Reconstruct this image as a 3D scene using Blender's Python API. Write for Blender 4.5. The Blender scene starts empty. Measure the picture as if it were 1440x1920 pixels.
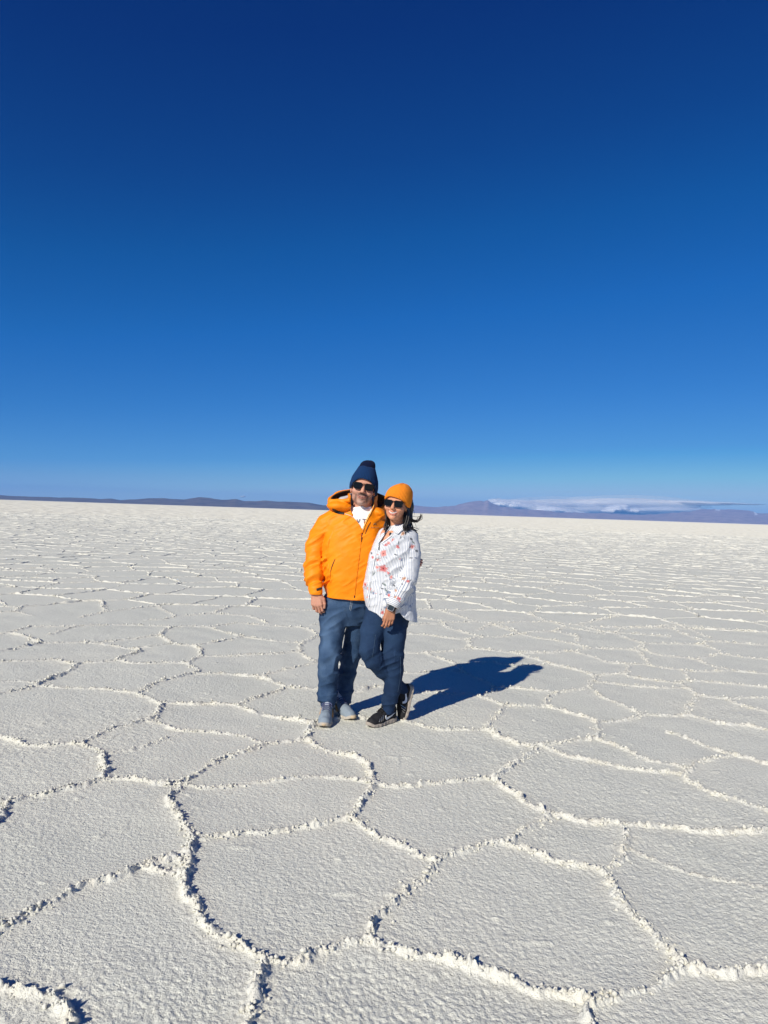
import bpy, math, random
import numpy as np
from mathutils import Vector, Matrix
from mathutils.bvhtree import BVHTree
from mathutils.geometry import delaunay_2d_cdt

rng = np.random.default_rng(7)
random.seed(7)
SC = bpy.context.scene
COL = SC.collection

# ------------------------------------------------------------------ camera
CAM_H = 1.47
ROLL = math.radians(1.87)
FPX = 1332.0                       # focal length in pixels of the 1440 x 1920 photograph
cd = bpy.data.cameras.new('camera')
cam = bpy.data.objects.new('camera', cd)
COL.objects.link(cam)
cd.sensor_fit = 'VERTICAL'
cd.sensor_height = 34.6
cd.lens = 34.6 * FPX / 1920.0
cd.clip_start = 0.05
cd.clip_end = 300000.0
cr, sr = math.cos(ROLL), math.sin(ROLL)
cam.matrix_world = Matrix(((cr, -sr, 0, 0), (0, 0, -1, 0), (sr, cr, 0, CAM_H), (0, 0, 0, 1)))
SC.camera = cam

# ------------------------------------------------------------------ sun and sky
SUN_EL, SUN_AZ = math.radians(32.3), math.radians(33.6)      # shadows run away and to the right
sd = bpy.data.lights.new('sun', 'SUN')
sd.energy = 5.0
sd.angle = math.radians(0.55)
sd.color = (1.0, 0.945, 0.845)
sun = bpy.data.objects.new('sun', sd)
COL.objects.link(sun)
to_sun = Vector((-math.sin(SUN_AZ) * math.cos(SUN_EL), -math.cos(SUN_AZ) * math.cos(SUN_EL), math.sin(SUN_EL)))
sun.rotation_euler = (-to_sun).to_track_quat('-Z', 'Y').to_euler()
sun.location = (0, 0, 30)

W = bpy.data.worlds.new('World')
SC.world = W
W.use_nodes = True
nt = W.node_tree
nt.nodes.clear()
sky = nt.nodes.new('ShaderNodeTexSky')
sky.sky_type = 'NISHITA'
sky.sun_disc = False
sky.sun_elevation = SUN_EL
sky.sun_rotation = math.radians(180.0) + SUN_AZ
sky.altitude = 3650.0
sky.air_density = 1.0
sky.dust_density = 0.35
sky.ozone_density = 3.2
bg = nt.nodes.new('ShaderNodeBackground')
bg.inputs['Strength'].default_value = 0.10
wo = nt.nodes.new('ShaderNodeOutputWorld')
# high-altitude sky: the same physical sky with a steeper response, as a phone camera renders it (deeper blue overhead)
sep = nt.nodes.new('ShaderNodeSeparateColor')
com = nt.nodes.new('ShaderNodeCombineColor')
nt.links.new(sky.outputs[0], sep.inputs[0])
CURVES = (((0, 0), (.055, .0004), (.0735, .0013), (.0947, .0026), (.1337, .0085), (.220, .033), (.385, .094), (.645, .35), (1, .44)),
          ((0, 0), (.101, .026), (.137, .051), (.1754, .085), (.246, .130), (.3925, .202), (.600, .315), (.800, .51), (1, .56)),
          ((0, 0), (.212, .170), (.282, .246), (.354, .340), (.473, .468), (.683, .585), (.782, .635), (.987, .71), (1, .715)))
for ch in range(3):
    m1 = nt.nodes.new('ShaderNodeMath'); m1.operation = 'MULTIPLY'; m1.inputs[1].default_value = 0.10; m1.use_clamp = True
    r1 = nt.nodes.new('ShaderNodeValToRGB')
    el = r1.color_ramp.elements
    while len(el) < len(CURVES[ch]):
        el.new(0.5)
    for e_, (p_, v_) in zip(el, CURVES[ch]):
        e_.position = p_; e_.color = (v_, v_, v_, 1)
    m3 = nt.nodes.new('ShaderNodeMath'); m3.operation = 'MULTIPLY'; m3.inputs[1].default_value = 10.0
    nt.links.new(sep.outputs[ch], m1.inputs[0])
    nt.links.new(m1.outputs[0], r1.inputs[0])
    nt.links.new(r1.outputs[0], m3.inputs[0])
    nt.links.new(m3.outputs[0], com.inputs[ch])
nt.links.new(com.outputs[0], bg.inputs['Color'])
nt.links.new(bg.outputs[0], wo.inputs['Surface'])

SC.view_settings.view_transform = 'Standard'
SC.view_settings.look = 'None'
SC.view_settings.exposure = 0.0
SC.view_settings.gamma = 1.0
SC.view_settings.use_curve_mapping = False
SC.render.engine = 'CYCLES'
SC.cycles.max_bounces = 8
SC.cycles.diffuse_bounces = 3
SC.cycles.transparent_max_bounces = 16
SC.cycles.volume_bounces = 2

# ------------------------------------------------------------------ helpers
def ray(px, py):
    """direction (per metre of distance along Y) seen at a pixel of the photograph"""
    u, v = (px - 720.0) / FPX, (960.0 - py) / FPX
    return u * cr - v * sr, u * sr + v * cr

def P(px, py, Y):
    a, b = ray(px, py)
    return np.array((Y * a, Y, CAM_H + Y * b))

def G(px, py, z=0.0):
    a, b = ray(px, py)
    Y = (z - CAM_H) / b
    return np.array((Y * a, Y))

def h01(i, j, k, seed):
    n = (i * 374761393 + j * 668265263 + k * 2147483647 * 0 + k * 1274126177 + seed * 974634777) & 0xFFFFFFFF
    n = ((n ^ (n >> 13)) * 1274126177) & 0xFFFFFFFF
    n = ((n ^ (n >> 16)) * 2246822519) & 0xFFFFFFFF
    return ((n ^ (n >> 15)) & 0xFFFFFF).astype(np.float32) / 16777215.0

def vnoise(x, y, z=None, seed=0):
    """smooth value noise in -1 .. 1"""
    xi, yi = np.floor(x), np.floor(y)
    fx, fy = (x - xi).astype(np.float32), (y - yi).astype(np.float32)
    xi, yi = xi.astype(np.int64), yi.astype(np.int64)
    fx = fx * fx * fx * (fx * (fx * 6 - 15) + 10)
    fy = fy * fy * fy * (fy * (fy * 6 - 15) + 10)
    def plane(k):
        a = h01(xi, yi, k, seed); b = h01(xi + 1, yi, k, seed)
        c = h01(xi, yi + 1, k, seed); d = h01(xi + 1, yi + 1, k, seed)
        return (a + (b - a) * fx) * (1 - fy) + (c + (d - c) * fx) * fy
    if z is None:
        return plane(np.zeros_like(xi)) * 2 - 1
    zi = np.floor(z)
    fz = (z - zi).astype(np.float32)
    zi = zi.astype(np.int64)
    fz = fz * fz * fz * (fz * (fz * 6 - 15) + 10)
    return (plane(zi) * (1 - fz) + plane(zi + 1) * fz) * 2 - 1

def mesh_from(name, V, F, normals=None, smooth=True):
    """V (n,3); F an (m,k) array or a list of tuples"""
    me = bpy.data.meshes.new(name)
    V = np.asarray(V, dtype=np.float32)
    if isinstance(F, np.ndarray):
        k = F.shape[1]
        me.vertices.add(len(V))
        me.vertices.foreach_set('co', V.ravel())
        me.loops.add(F.size)
        me.loops.foreach_set('vertex_index', F.astype(np.int32).ravel())
        me.polygons.add(len(F))
        me.polygons.foreach_set('loop_start', np.arange(0, F.size, k, dtype=np.int32))
        me.update(calc_edges=True)
    else:
        me.from_pydata([tuple(map(float, v)) for v in V], [], [tuple(map(int, f)) for f in F])
        me.update()
    if smooth:
        me.polygons.foreach_set('use_smooth', np.ones(len(me.polygons), dtype=bool))
    if normals is not None:
        me.normals_split_custom_set_from_vertices(np.asarray(normals, dtype=np.float32))
    return me

def obj(name, me, mat=None, parent=None, loc=None):
    o = bpy.data.objects.new(name, me)
    COL.objects.link(o)
    for m in (mat if isinstance(mat, (list, tuple)) else [mat]):
        if m is not None:
            me.materials.append(m)
    if loc is not None:
        o.location = loc
    if parent is not None:
        o.parent = parent
    return o

def attr(me, name, data, dom='POINT'):
    data = np.asarray(data, dtype=np.float32)
    if data.ndim == 1:
        a = me.attributes.new(name, 'FLOAT', dom)
        a.data.foreach_set('value', data)
    else:
        a = me.attributes.new(name, 'FLOAT_COLOR', dom)
        if data.shape[1] == 3:
            data = np.concatenate([data, np.ones((len(data), 1), np.float32)], 1)
        a.data.foreach_set('color', data.ravel())

def tag(o, label=None, cat=None, group=None, kind=None):
    if label: o['label'] = label
    if cat: o['category'] = cat
    if group: o['group'] = group
    if kind: o['kind'] = kind
    return o

class Mat:
    """small helper round a node material"""
    def __init__(self, name, color=(.5, .5, .5), rough=.8, spec=.3, metal=0.0, sheen=0.0):
        self.m = bpy.data.materials.new(name)
        self.m.use_nodes = True
        self.t = self.m.node_tree
        self.b = self.t.nodes['Principled BSDF']
        self.b.inputs['Base Color'].default_value = (*color, 1)
        self.b.inputs['Roughness'].default_value = rough
        self.b.inputs['Specular IOR Level'].default_value = spec
        self.b.inputs['Metallic'].default_value = metal
        if sheen:
            self.b.inputs['Sheen Weight'].default_value = sheen
    def n(self, typ, **kw):
        nd = self.t.nodes.new('ShaderNode' + typ)
        for k, v in kw.items():
            if k in nd.inputs:
                nd.inputs[k].default_value = v
            else:
                setattr(nd, k, v)
        return nd
    def l(self, a, b):
        self.t.links.new(a, b)
    def coord(self, kind='Object', scale=None):
        c = self.n('TexCoord')
        if scale is None:
            return c.outputs[kind]
        mp = self.n('Mapping')
        mp.inputs['Scale'].default_value = scale if isinstance(scale, tuple) else (scale,) * 3
        self.l(c.outputs[kind], mp.inputs[0])
        return mp.outputs[0]
    def noise(self, scale, vec=None, detail=3, rough=.55):
        nd = self.n('TexNoise', Scale=scale, Detail=detail, Roughness=rough)
        self.l(vec if vec is not None else self.coord(), nd.inputs['Vector'])
        return nd.outputs[0]
    def ramp(self, fac, stops):
        r = self.n('ValToRGB')
        e = r.color_ramp.elements
        while len(e) < len(stops):
            e.new(0.5)
        for el, (p, c) in zip(e, stops):
            el.position = p
            el.color = (*c, 1) if len(c) == 3 else c
        self.l(fac, r.inputs[0])
        return r.outputs[0]
    def mix(self, fac, a, b, blend='MIX'):
        m = self.n('Mix', data_type='RGBA', blend_type=blend)
        for v, i in ((fac, 0), (a, 6), (b, 7)):
            if isinstance(v, (int, float)):
                m.inputs[i].default_value = v
            elif isinstance(v, tuple):
                m.inputs[i].default_value = (*v, 1)
            else:
                self.l(v, m.inputs[i])
        return m.outputs[2]
    def math(self, op, a, b=0.0, c=0.0):
        m = self.n('Math', operation=op)
        for v, i in ((a, 0), (b, 1), (c, 2)):
            if isinstance(v, (int, float)):
                m.inputs[i].default_value = v
            else:
                self.l(v, m.inputs[i])
        return m.outputs[0]
    def attr(self, name):
        return self.n('Attribute', attribute_name=name)
    def base(self, s):
        self.l(s, self.b.inputs['Base Color'])
    def bump(self, h, strength=.3, dist=.005, prev=None):
        bp = self.n('Bump', Strength=strength, Distance=dist)
        self.l(h, bp.inputs['Height'])
        if prev is not None:
            self.l(prev, bp.inputs['Normal'])
        self.l(bp.outputs[0], self.b.inputs['Normal'])
        return bp.outputs[0]

def catmull(pts, n):
    """resample a polyline of points with a smooth curve, n points per span"""
    p = np.asarray(pts, float)
    e = np.vstack([2 * p[0] - p[1], p, 2 * p[-1] - p[-2]])
    out = []
    for i in range(len(p) - 1):
        a, b, c, d = e[i:i + 4]
        for t in np.linspace(0, 1, n, endpoint=False):
            out.append(.5 * (2 * b + (c - a) * t + (2 * a - 5 * b + 4 * c - d) * t * t + (3 * b - a - 3 * c + d) * t ** 3))
    out.append(p[-1])
    return np.array(out)

# ------------------------------------------------------------------ salt flat
def salt_material(name, ridge=False):
    M = Mat(name, (.6, .6, .58), .95, .12)
    co = M.coord('Object')
    big = M.noise(.55, co, 4)
    fine = M.noise(55, co, 4, .7)
    c = M.ramp(big, [(.25, (.68, .685, .595)), (.5, (.725, .722, .63)), (.8, (.765, .75, .645))])
    g = M.ramp(fine, [(.3, (.80, .80, .80)), (.5, (.97, .97, .97)), (.75, (1.08, 1.08, 1.07))])
    c = M.mix(1.0, c, g, 'MULTIPLY')
    r = M.attr('ridge').outputs['Fac']
    cream = M.ramp(M.noise(9, co, 3), [(.3, (.70, .665, .56)), (.65, (.70, .69, .62))])
    c = M.mix(r, c, cream)
    M.base(c)
    n1 = M.bump(M.noise(150, co, 3, .65), .8, .005)
    M.bump(M.noise(62, co, 3, .6), .75, .010, n1)
    return M.m

SALT = salt_material('salt_crust')

# ridge lines traced on the ground: (strength, points)
RL = [
 (1.0, [(-45,1374),(0,1382),(45,1396),(87,1400),(132,1396),(153,1398),(184,1409),(193,1413)]),
 (1.3, [(193,1413),(195,1425),(192,1442),(194,1463)]),
 (1.0, [(194,1464),(174,1469),(132,1480),(87,1488),(45,1495),(14,1504)]),
 (1.2, [(14,1504),(4,1518),(-4,1535),(-30,1560)]),
 (.8, [(14,1504),(-40,1500)]),
 (1.0, [(194,1464),(208,1462),(243,1462),(278,1468),(312,1475),(335,1468)]),
 (.45, [(193,1413),(208,1412),(243,1405),(288,1393),(337,1375)]),
 (1.0, [(335,1468),(354,1462),(382,1442),(417,1424),(462,1409),(497,1397),(539,1391),(575,1384)]),
 (1.1, [(575,1384),(578,1372),(588,1360)]),
 (1.0, [(588,1358),(570,1352),(539,1349),(505,1344),(470,1333),(444,1323)]),
 (.9, [(444,1323),(417,1321),(368,1320),(312,1320),(300,1320)]),
 (1.2, [(300,1320),(299,1328),(292,1344),(277,1351)]),
 (1.0, [(277,1351),(243,1361),(208,1370),(174,1386),(153,1397)]),
 (.7, [(277,1352),(312,1363),(340,1370),(382,1372),(417,1374),(451,1380),(499,1396)]),
 (1.0, [(300,1320),(295,1316),(271,1309),(258,1301)]),
 (.9, [(258,1301),(222,1297),(187,1292),(153,1290),(104,1288),(70,1287)]),
 (1.0, [(70,1287),(35,1294),(0,1302),(-40,1311)]),
 (1.2, [(70,1286),(75,1280),(97,1271),(128,1259),(150,1243)]),
 (.8, [(150,1243),(132,1243),(104,1236),(69,1238),(35,1240),(0,1242),(-40,1243)]),
 (.6, [(72,1280),(40,1277),(0,1278),(-40,1280)]),
 (.7, [(150,1243),(174,1243),(208,1240),(215,1239)]),
 (1.0, [(215,1239),(236,1231),(260,1222),(259,1216)]),
 (.8, [(259,1216),(243,1216),(208,1210),(174,1205),(139,1205),(104,1206),(80,1206)]),
 (.9, [(80,1206),(45,1214),(0,1222),(-40,1230)]),
 (.9, [(80,1206),(63,1200),(42,1190),(17,1186)]),
 (.8, [(17,1186),(0,1188),(-40,1192)]),
 (.8, [(17,1186),(59,1174)]),
 (.8, [(215,1239),(243,1243),(278,1245),(312,1243),(340,1243),(352,1244)]),
 (.9, [(352,1244),(361,1252),(372,1259),(363,1264)]),
 (1.0, [(363,1264),(333,1271),(295,1281),(271,1294),(258,1301)]),
 (.8, [(363,1264),(382,1264),(434,1264),(476,1268),(490,1271)]),
 (.9, [(490,1271),(505,1276),(532,1287),(537,1289)]),
 (1.0, [(537,1289),(515,1299),(487,1308),(469,1313),(444,1323)]),
 (1.0, [(537,1289),(557,1290),(588,1294),(640,1298),(670,1298),(706,1288),(750,1292),(782,1299)]),
 (.9, [(352,1243),(375,1231),(377,1230)]),
 (.7, [(377,1230),(417,1231),(462,1228),(515,1226),(553,1222),(563,1221)]),
 (1.0, [(563,1221),(564,1212),(567,1205)]),
 (.9, [(567,1205),(588,1198),(600,1193),(680,1190),(765,1188)]),
 (.8, [(563,1222),(571,1229),(588,1240),(590,1243)]),
 (.9, [(590,1243),(564,1250),(529,1257),(501,1264),(490,1271)]),
 (.6, [(590,1243),(675,1248),(763,1261),(807,1259),(861,1257)]),
 (1.0, [(377,1230),(375,1217),(366,1211)]),
 (.9, [(366,1211),(399,1205),(427,1200),(456,1194)]),
 (.7, [(456,1194),(470,1196),(515,1203),(553,1205),(567,1205)]),
 (.8, [(366,1211),(333,1209),(319,1203),(298,1192)]),
 (.7, [(259,1214),(288,1212),(322,1207)]),
 (.7, [(298,1192),(264,1196),(226,1200),(194,1203),(176,1205)]),
 (.9, [(298,1192),(306,1186),(323,1176)]),
 (.7, [(323,1176),(278,1172),(208,1172),(149,1174),(97,1175),(59,1174)]),
 (.6, [(149,1174),(122,1181),(90,1191)]),
 (.7, [(323,1176),(365,1175),(392,1176),(417,1184),(456,1194)]),
 (.7, [(392,1176),(417,1172),(448,1167)]),
 (.7, [(448,1168),(470,1170),(522,1174),(571,1177),(600,1192)]),
 (.8, [(335,1469),(365,1475),(399,1478),(441,1475),(486,1468),(522,1464),(564,1459),(609,1457),(651,1461),(700,1467)]),
 (1.1, [(575,1384),(598,1402),(633,1414),(671,1421),(689,1438),(699,1456),(703,1470)]),
 (.9, [(703,1471),(741,1476),(776,1476),(817,1471),(862,1466),(911,1464),(925,1464)]),
 (1.0, [(703,1471),(692,1490),(675,1504),(670,1525),(660,1538)]),
 (.95, [(660,1538),(637,1539),(602,1546),(567,1553),(522,1560),(470,1565),(410,1570),(362,1578)]),
 (1.25, [(335,1468),(337,1480),(319,1497),(323,1515),(340,1539),(354,1563),(362,1578)]),
 (1.2, [(362,1578),(356,1600),(350,1622)]),
 (.9, [(350,1620),(323,1610),(302,1615),(274,1622)]),
 (1.15, [(274,1622),(236,1640),(198,1652),(160,1660),(128,1678),(87,1699),(42,1723),(0,1744),(-50,1768)]),
 (.7, [(20,1734),(-40,1718)]),
 (.9, [(274,1622),(292,1630),(323,1640),(345,1650)]),
 (1.1, [(350,1622),(350,1632),(345,1650)]),
 (1.25, [(345,1650),(347,1671),(365,1699),(374,1722),(399,1751),(427,1772),(462,1789),(492,1800)]),
 (1.15, [(492,1800),(493,1812),(485,1848),(483,1879),(472,1907),(455,1950),(430,2010)]),
 (1.0, [(492,1800),(515,1804),(564,1803),(609,1785),(644,1775),(685,1765)]),
 (1.1, [(685,1765),(699,1752),(705,1730),(727,1706),(748,1688),(760,1666),(782,1657),(803,1640),(818,1612)]),
 (1.0, [(818,1612),(782,1605),(748,1584),(713,1574),(685,1556),(660,1538)]),
 (1.0, [(818,1612),(838,1605),(869,1598),(904,1589),(939,1582),(957,1585)]),
 (1.0, [(957,1585),(963,1574),(966,1563),(992,1556),(1016,1542),(1033,1528)]),
 (1.0, [(1033,1528),(1016,1521),(985,1504),(961,1487),(940,1475),(925,1464)]),
 (1.0, [(925,1464),(932,1461),(956,1438),(970,1432),(992,1416),(1008,1398)]),
 (.95, [(1033,1528),(1061,1532),(1096,1539),(1134,1544),(1168,1545)]),
 (1.0, [(1168,1545),(1211,1548),(1252,1549),(1287,1554),(1339,1560),(1391,1563),(1440,1559),(1520,1556)]),
 (.9, [(1168,1545),(1176,1567),(1169,1587),(1169,1605),(1148,1622),(1130,1632)]),
 (1.05, [(1130,1632),(1100,1626),(1061,1619),(1016,1608),(989,1594),(957,1586)]),
 (1.05, [(1130,1632),(1141,1653),(1162,1685),(1190,1716),(1211,1737),(1235,1761),(1263,1789),(1278,1815)]),
 (1.0, [(1278,1815),(1315,1820),(1357,1822),(1398,1822),(1440,1818),(1520,1812)]),
 (1.05, [(1278,1815),(1256,1831),(1239,1848),(1200,1862),(1155,1869),(1110,1880)]),
 (1.2, [(1110,1880),(1079,1869),(1037,1862),(970,1846),(921,1827),(869,1808),(817,1798),(765,1791),(727,1778),(685,1765)]),
 (1.05, [(1110,1880),(1104,1900),(1111,1920),(1118,1990)]),
 (1.2, [(-60,1843),(0,1850),(24,1858),(63,1865),(104,1872),(118,1893),(131,1907),(129,1930),(110,2000)]),
 (.25, [(1176,1590),(1228,1612),(1280,1631),(1339,1648),(1440,1667),(1520,1690)]),
 (.9, [(1008,1398),(1044,1398),(1072,1391),(1118,1387)]),
 (1.1, [(1118,1387),(1124,1375),(1120,1365),(1116,1353)]),
 (.9, [(1116,1353),(1100,1346),(1072,1337),(1037,1327),(1022,1324)]),
 (.8, [(1022,1324),(1009,1325),(975,1323),(949,1324)]),
 (.9, [(949,1324),(935,1318),(903,1308)]),
 (.8, [(903,1308),(887,1302),(852,1301),(817,1299),(782,1299)]),
 (.9, [(1022,1323),(1030,1309),(1045,1299)]),
 (.8, [(1045,1299),(1009,1294),(975,1290),(950,1289),(925,1288)]),
 (.9, [(925,1288),(921,1299),(903,1308)]),
 (.9, [(925,1288),(918,1281),(887,1269),(863,1257)]),
 (.8, [(863,1257),(860,1247)]),
 (.8, [(1045,1299),(1072,1295),(1106,1290)]),
 (.9, [(1106,1290),(1107,1281),(1118,1269)]),
 (.8, [(1106,1290),(1120,1302),(1148,1316),(1183,1330),(1214,1340)]),
 (.9, [(1214,1340),(1183,1347),(1148,1353),(1116,1353)]),
 (.9, [(1214,1340),(1242,1342),(1291,1342)]),
 (.9, [(1291,1342),(1322,1349),(1357,1358),(1398,1361),(1440,1370),(1520,1384)]),
 (.8, [(1291,1341),(1291,1327),(1305,1306),(1310,1303)]),
 (.9, [(1310,1303),(1287,1290),(1252,1290),(1211,1288),(1162,1283),(1112,1278)]),
 (.9, [(1310,1303),(1329,1306),(1364,1310)]),
 (.9, [(1364,1310),(1391,1323),(1440,1335),(1520,1352)]),
 (.7, [(1364,1310),(1391,1308),(1440,1309),(1520,1311)]),
 (.8, [(1118,1268),(1141,1264),(1176,1264)]),
 (.8, [(1176,1264),(1183,1269),(1225,1275),(1275,1281)]),
 (.8, [(1275,1281),(1287,1276),(1298,1275)]),
 (.8, [(1275,1281),(1287,1290)]),
 (.8, [(1298,1275),(1329,1278),(1374,1283),(1440,1290),(1520,1300)]),
 (1.0, [(1118,1268),(1093,1259),(1065,1252),(1030,1243),(1002,1235),(978,1228),(960,1225)]),
 (.9, [(960,1225),(921,1219),(882,1215)]),
 (.8, [(960,1225),(985,1224),(1027,1224),(1072,1221),(1107,1216)]),
 (.8, [(1107,1216),(1148,1216),(1190,1219)]),
 (.8, [(1190,1219),(1204,1226),(1214,1242),(1210,1246)]),
 (.7, [(1210,1246),(1176,1245),(1141,1242),(1114,1233),(1086,1226),(1072,1221)]),
 (.7, [(1178,1245),(1176,1262)]),
 (.8, [(1210,1246),(1246,1252),(1284,1257)]),
 (.8, [(1284,1257),(1322,1259),(1374,1259),(1419,1262),(1520,1272)]),
 (.8, [(1284,1257),(1289,1268),(1298,1275)]),
 (.7, [(882,1215),(845,1221),(797,1224),(758,1224),(675,1222),(590,1238)]),
 (.8, [(797,1224),(817,1233),(845,1242),(860,1246)]),
 (.6, [(860,1246),(921,1243),(970,1250),(1030,1243)]),
 (.9, [(882,1215),(880,1202),(884,1199)]),
 (.8, [(884,1199),(835,1195),(783,1188),(765,1188)]),
 (.8, [(884,1199),(904,1194),(939,1194),(972,1189)]),
 (.7, [(902,1194),(862,1183),(838,1176),(831,1167)]),
 (.8, [(972,1189),(1009,1196),(1051,1203),(1086,1210),(1107,1216)]),
 (.7, [(972,1189),(996,1186),(1037,1184)]),
 (.7, [(1037,1184),(1065,1190),(1084,1195),(1080,1204)]),
 (.7, [(972,1188),(961,1179),(940,1174),(905,1167)]),
 (.7, [(1037,1184),(1062,1176),(1107,1183),(1152,1186)]),
 (.7, [(1062,1176),(1034,1165)]),
 (.7, [(1152,1186),(1183,1176),(1218,1176)]),
 (.7, [(1152,1187),(1190,1202),(1211,1207)]),
 (.7, [(1211,1207),(1197,1214),(1190,1219)]),
 (.7, [(1211,1207),(1252,1207),(1318,1210)]),
 (.7, [(1318,1210),(1350,1221),(1350,1226)]),
 (.7, [(1318,1210),(1325,1203)]),
 (.7, [(1325,1203),(1374,1205),(1440,1209),(1520,1214)]),
 (.7, [(1325,1203),(1294,1193),(1273,1184),(1246,1177),(1218,1176)]),
 (.7, [(1197,1214),(1228,1226),(1263,1231),(1305,1235)]),
 (.7, [(1305,1235),(1329,1231),(1350,1226)]),
 (.7, [(1350,1226),(1391,1233),(1440,1238),(1520,1246)]),
 (.6, [(1305,1235),(1332,1247),(1364,1255)]),
 (.6, [(1218,1176),(1280,1172),(1360,1180),(1440,1186),(1520,1190)]),
 (.8, [(1118,1387),(1127,1391),(1166,1403),(1211,1426)]),
 (.4, [(1211,1426),(1252,1431),(1280,1440)]),
 (.9, [(1008,1398),(1023,1403),(1058,1417),(1096,1426),(1148,1436),(1200,1443),(1275,1451)]),
 (.8, [(1275,1451),(1294,1441),(1308,1431),(1339,1424),(1377,1415)]),
 (.8, [(1377,1415),(1405,1422),(1440,1433),(1520,1452)]),
 (.6, [(1377,1415),(1350,1407),(1322,1396),(1287,1384),(1252,1372)]),
 (1.0, [(1275,1451),(1298,1469),(1329,1487),(1374,1499),(1416,1513),(1440,1522),(1520,1548)]),
 (1.05, [(1008,1398),(985,1400),(961,1393),(940,1382),(910,1367)]),
 (.9, [(910,1367),(918,1358),(932,1344),(949,1324)]),
 (.95, [(910,1367),(869,1368),(817,1367),(776,1358),(748,1351),(690,1347),(640,1346),(588,1354)]),
]

edges = []                       # (strength, n x 2 world points)
for s, pts in RL:
    w = np.array([G(x, y) for x, y in pts])
    if len(w) > 2:
        w = catmull(w, 4)
    edges.append((s, w))
N_TRACED = len(edges)

# the rest of the flat: cells of a relaxed point set
FARR = 95.0
def in_traced(p):
    """inside the patch whose ridges were traced one by one"""
    x, y = p
    return 1.35 < y < 9.05 and abs(x) < y * 0.545 + .05
pts = []
cell = 1.10
for j in range(-4, int(FARR / (cell * .86)) + 2):
    for i in range(-90, 91):
        x = (i + .5 * (j & 1)) * cell + rng.uniform(-.40, .40) * cell
        y = j * cell * .86 + rng.uniform(-.40, .40) * cell
        if x * x + y * y < FARR ** 2 and abs(x) < y * .95 + 5.0:
            pts.append((x, y))
PTS = np.array(pts)
rcell = {}
for idx, (x, y) in enumerate(PTS):
    rcell.setdefault((int(math.floor(x / 1.2)), int(math.floor(y / 1.2))), []).append(idx)
def neighbours(i):
    x, y = PTS[i]
    a, b = int(math.floor(x / 1.2)), int(math.floor(y / 1.2))
    out = []
    for da in (-2, -1, 0, 1, 2):
        for db in (-2, -1, 0, 1, 2):
            out += rcell.get((a + da, b + db), [])
    out = [k for k in out if k != i]
    out.sort(key=lambda k: (PTS[k][0] - x) ** 2 + (PTS[k][1] - y) ** 2)
    return out[:14]
far_plates = []
far_edges = []
for i in range(len(PTS)):
    x, y = PTS[i]
    poly = [(-1.6, -1.6, -1), (1.6, -1.6, -1), (1.6, 1.6, -1), (-1.6, 1.6, -1)]     # x, y, id of the edge that starts here
    for k in neighbours(i):
        nx, ny = PTS[k][0] - x, PTS[k][1] - y
        c = (nx * nx + ny * ny) / 2
        new = []
        m = len(poly)
        for q in range(m):
            ax, ay, ai = poly[q]
            bx, by, _ = poly[(q + 1) % m]
            da, db = ax * nx + ay * ny - c, bx * nx + by * ny - c
            if da <= 0:
                new.append((ax, ay, ai))
            if (da <= 0) != (db <= 0):
                t = da / (da - db)
                new.append((ax + (bx - ax) * t, ay + (by - ay) * t, k if da <= 0 else ai))
        poly = new
        if len(poly) < 3:
            break
    if len(poly) < 3:
        continue
    far_plates.append((math.hypot(x, y), i, [(x + a, y + b) for a, b, _ in poly]))
    m = len(poly)
    for q in range(m):
        k = poly[q][2]
        if k > i:
            far_edges.append(((poly[q][0] + x, poly[q][1] + y), (poly[(q + 1) % m][0] + x, poly[(q + 1) % m][1] + y)))
def subdivide(a, b, step):
    a, b = np.array(a), np.array(b)
    n = max(2, int(np.linalg.norm(b - a) / step) + 1)
    return a + (b - a) * np.linspace(0, 1, n)[:, None]
far_lines = []
for a, b in far_edges:
    L = math.hypot(a[0] - b[0], a[1] - b[1])
    if L < .05:
        continue
    mid = ((a[0] + b[0]) / 2, (a[1] + b[1]) / 2)
    r = math.hypot(*mid)
    s = .75 * (.55 + .55 * rng.random()) * (1.0 if rng.random() > .08 else .3)
    w = subdivide(a, b, .045 if r < 17 else (.08 if r < 30 else (.15 if r < 55 else .35)))
    keep = np.array([not in_traced(p) for p in w])
    if keep.all():
        far_lines.append((r, s, w))
    elif keep.any():
        w = w[keep]
        if len(w) > 1:
            far_lines.append((r, s, w))
far_lines.sort(key=lambda t: t[0])
R_NEAR = 11.0                      # up to here the crust is a displaced sheet, beyond it the ridges are strips
for r, s, w in far_lines:
    if np.hypot(w[:, 0], w[:, 1]).min() < R_NEAR:
        edges.append((s, w))
print('edges', len(edges), 'far lines', len(far_lines), 'plates', len(far_plates))

# --- the near sheet: rings round the viewpoint, finer towards it
th_f = np.arange(-.60, .6001, .0021)
th = np.concatenate([np.linspace(-1.25, -.606, 90), th_f, np.linspace(.606, 1.25, 90)])
rr = [1.02]
while rr[-1] < R_NEAR:
    r = rr[-1]
    rr.append(r + max(.0047, .0027 * r) * (1.0 if r < 6 else 1.0 + (r - 6) * .07))
rr = np.array(rr)
NR, NT = len(rr), len(th)
print('near sheet', NR, NT, NR * NT)
XX = rr[:, None] * np.sin(th)[None, :]
YY = rr[:, None] * np.cos(th)[None, :]
wx = XX + .016 * vnoise(XX * 11, YY * 11, seed=1) + .009 * vnoise(XX * 31, YY * 31, seed=2)
wy = YY + .016 * vnoise(XX * 11, YY * 11, seed=3) + .009 * vnoise(XX * 31, YY * 31, seed=4)
DD = np.full(XX.shape, 9.0, np.float32)       # distance to the nearest ridge line
EE = np.full(XX.shape, -1, np.int32)          # which
SS = np.zeros(XX.shape, np.float32)           # its strength
MARG = .30
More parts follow.
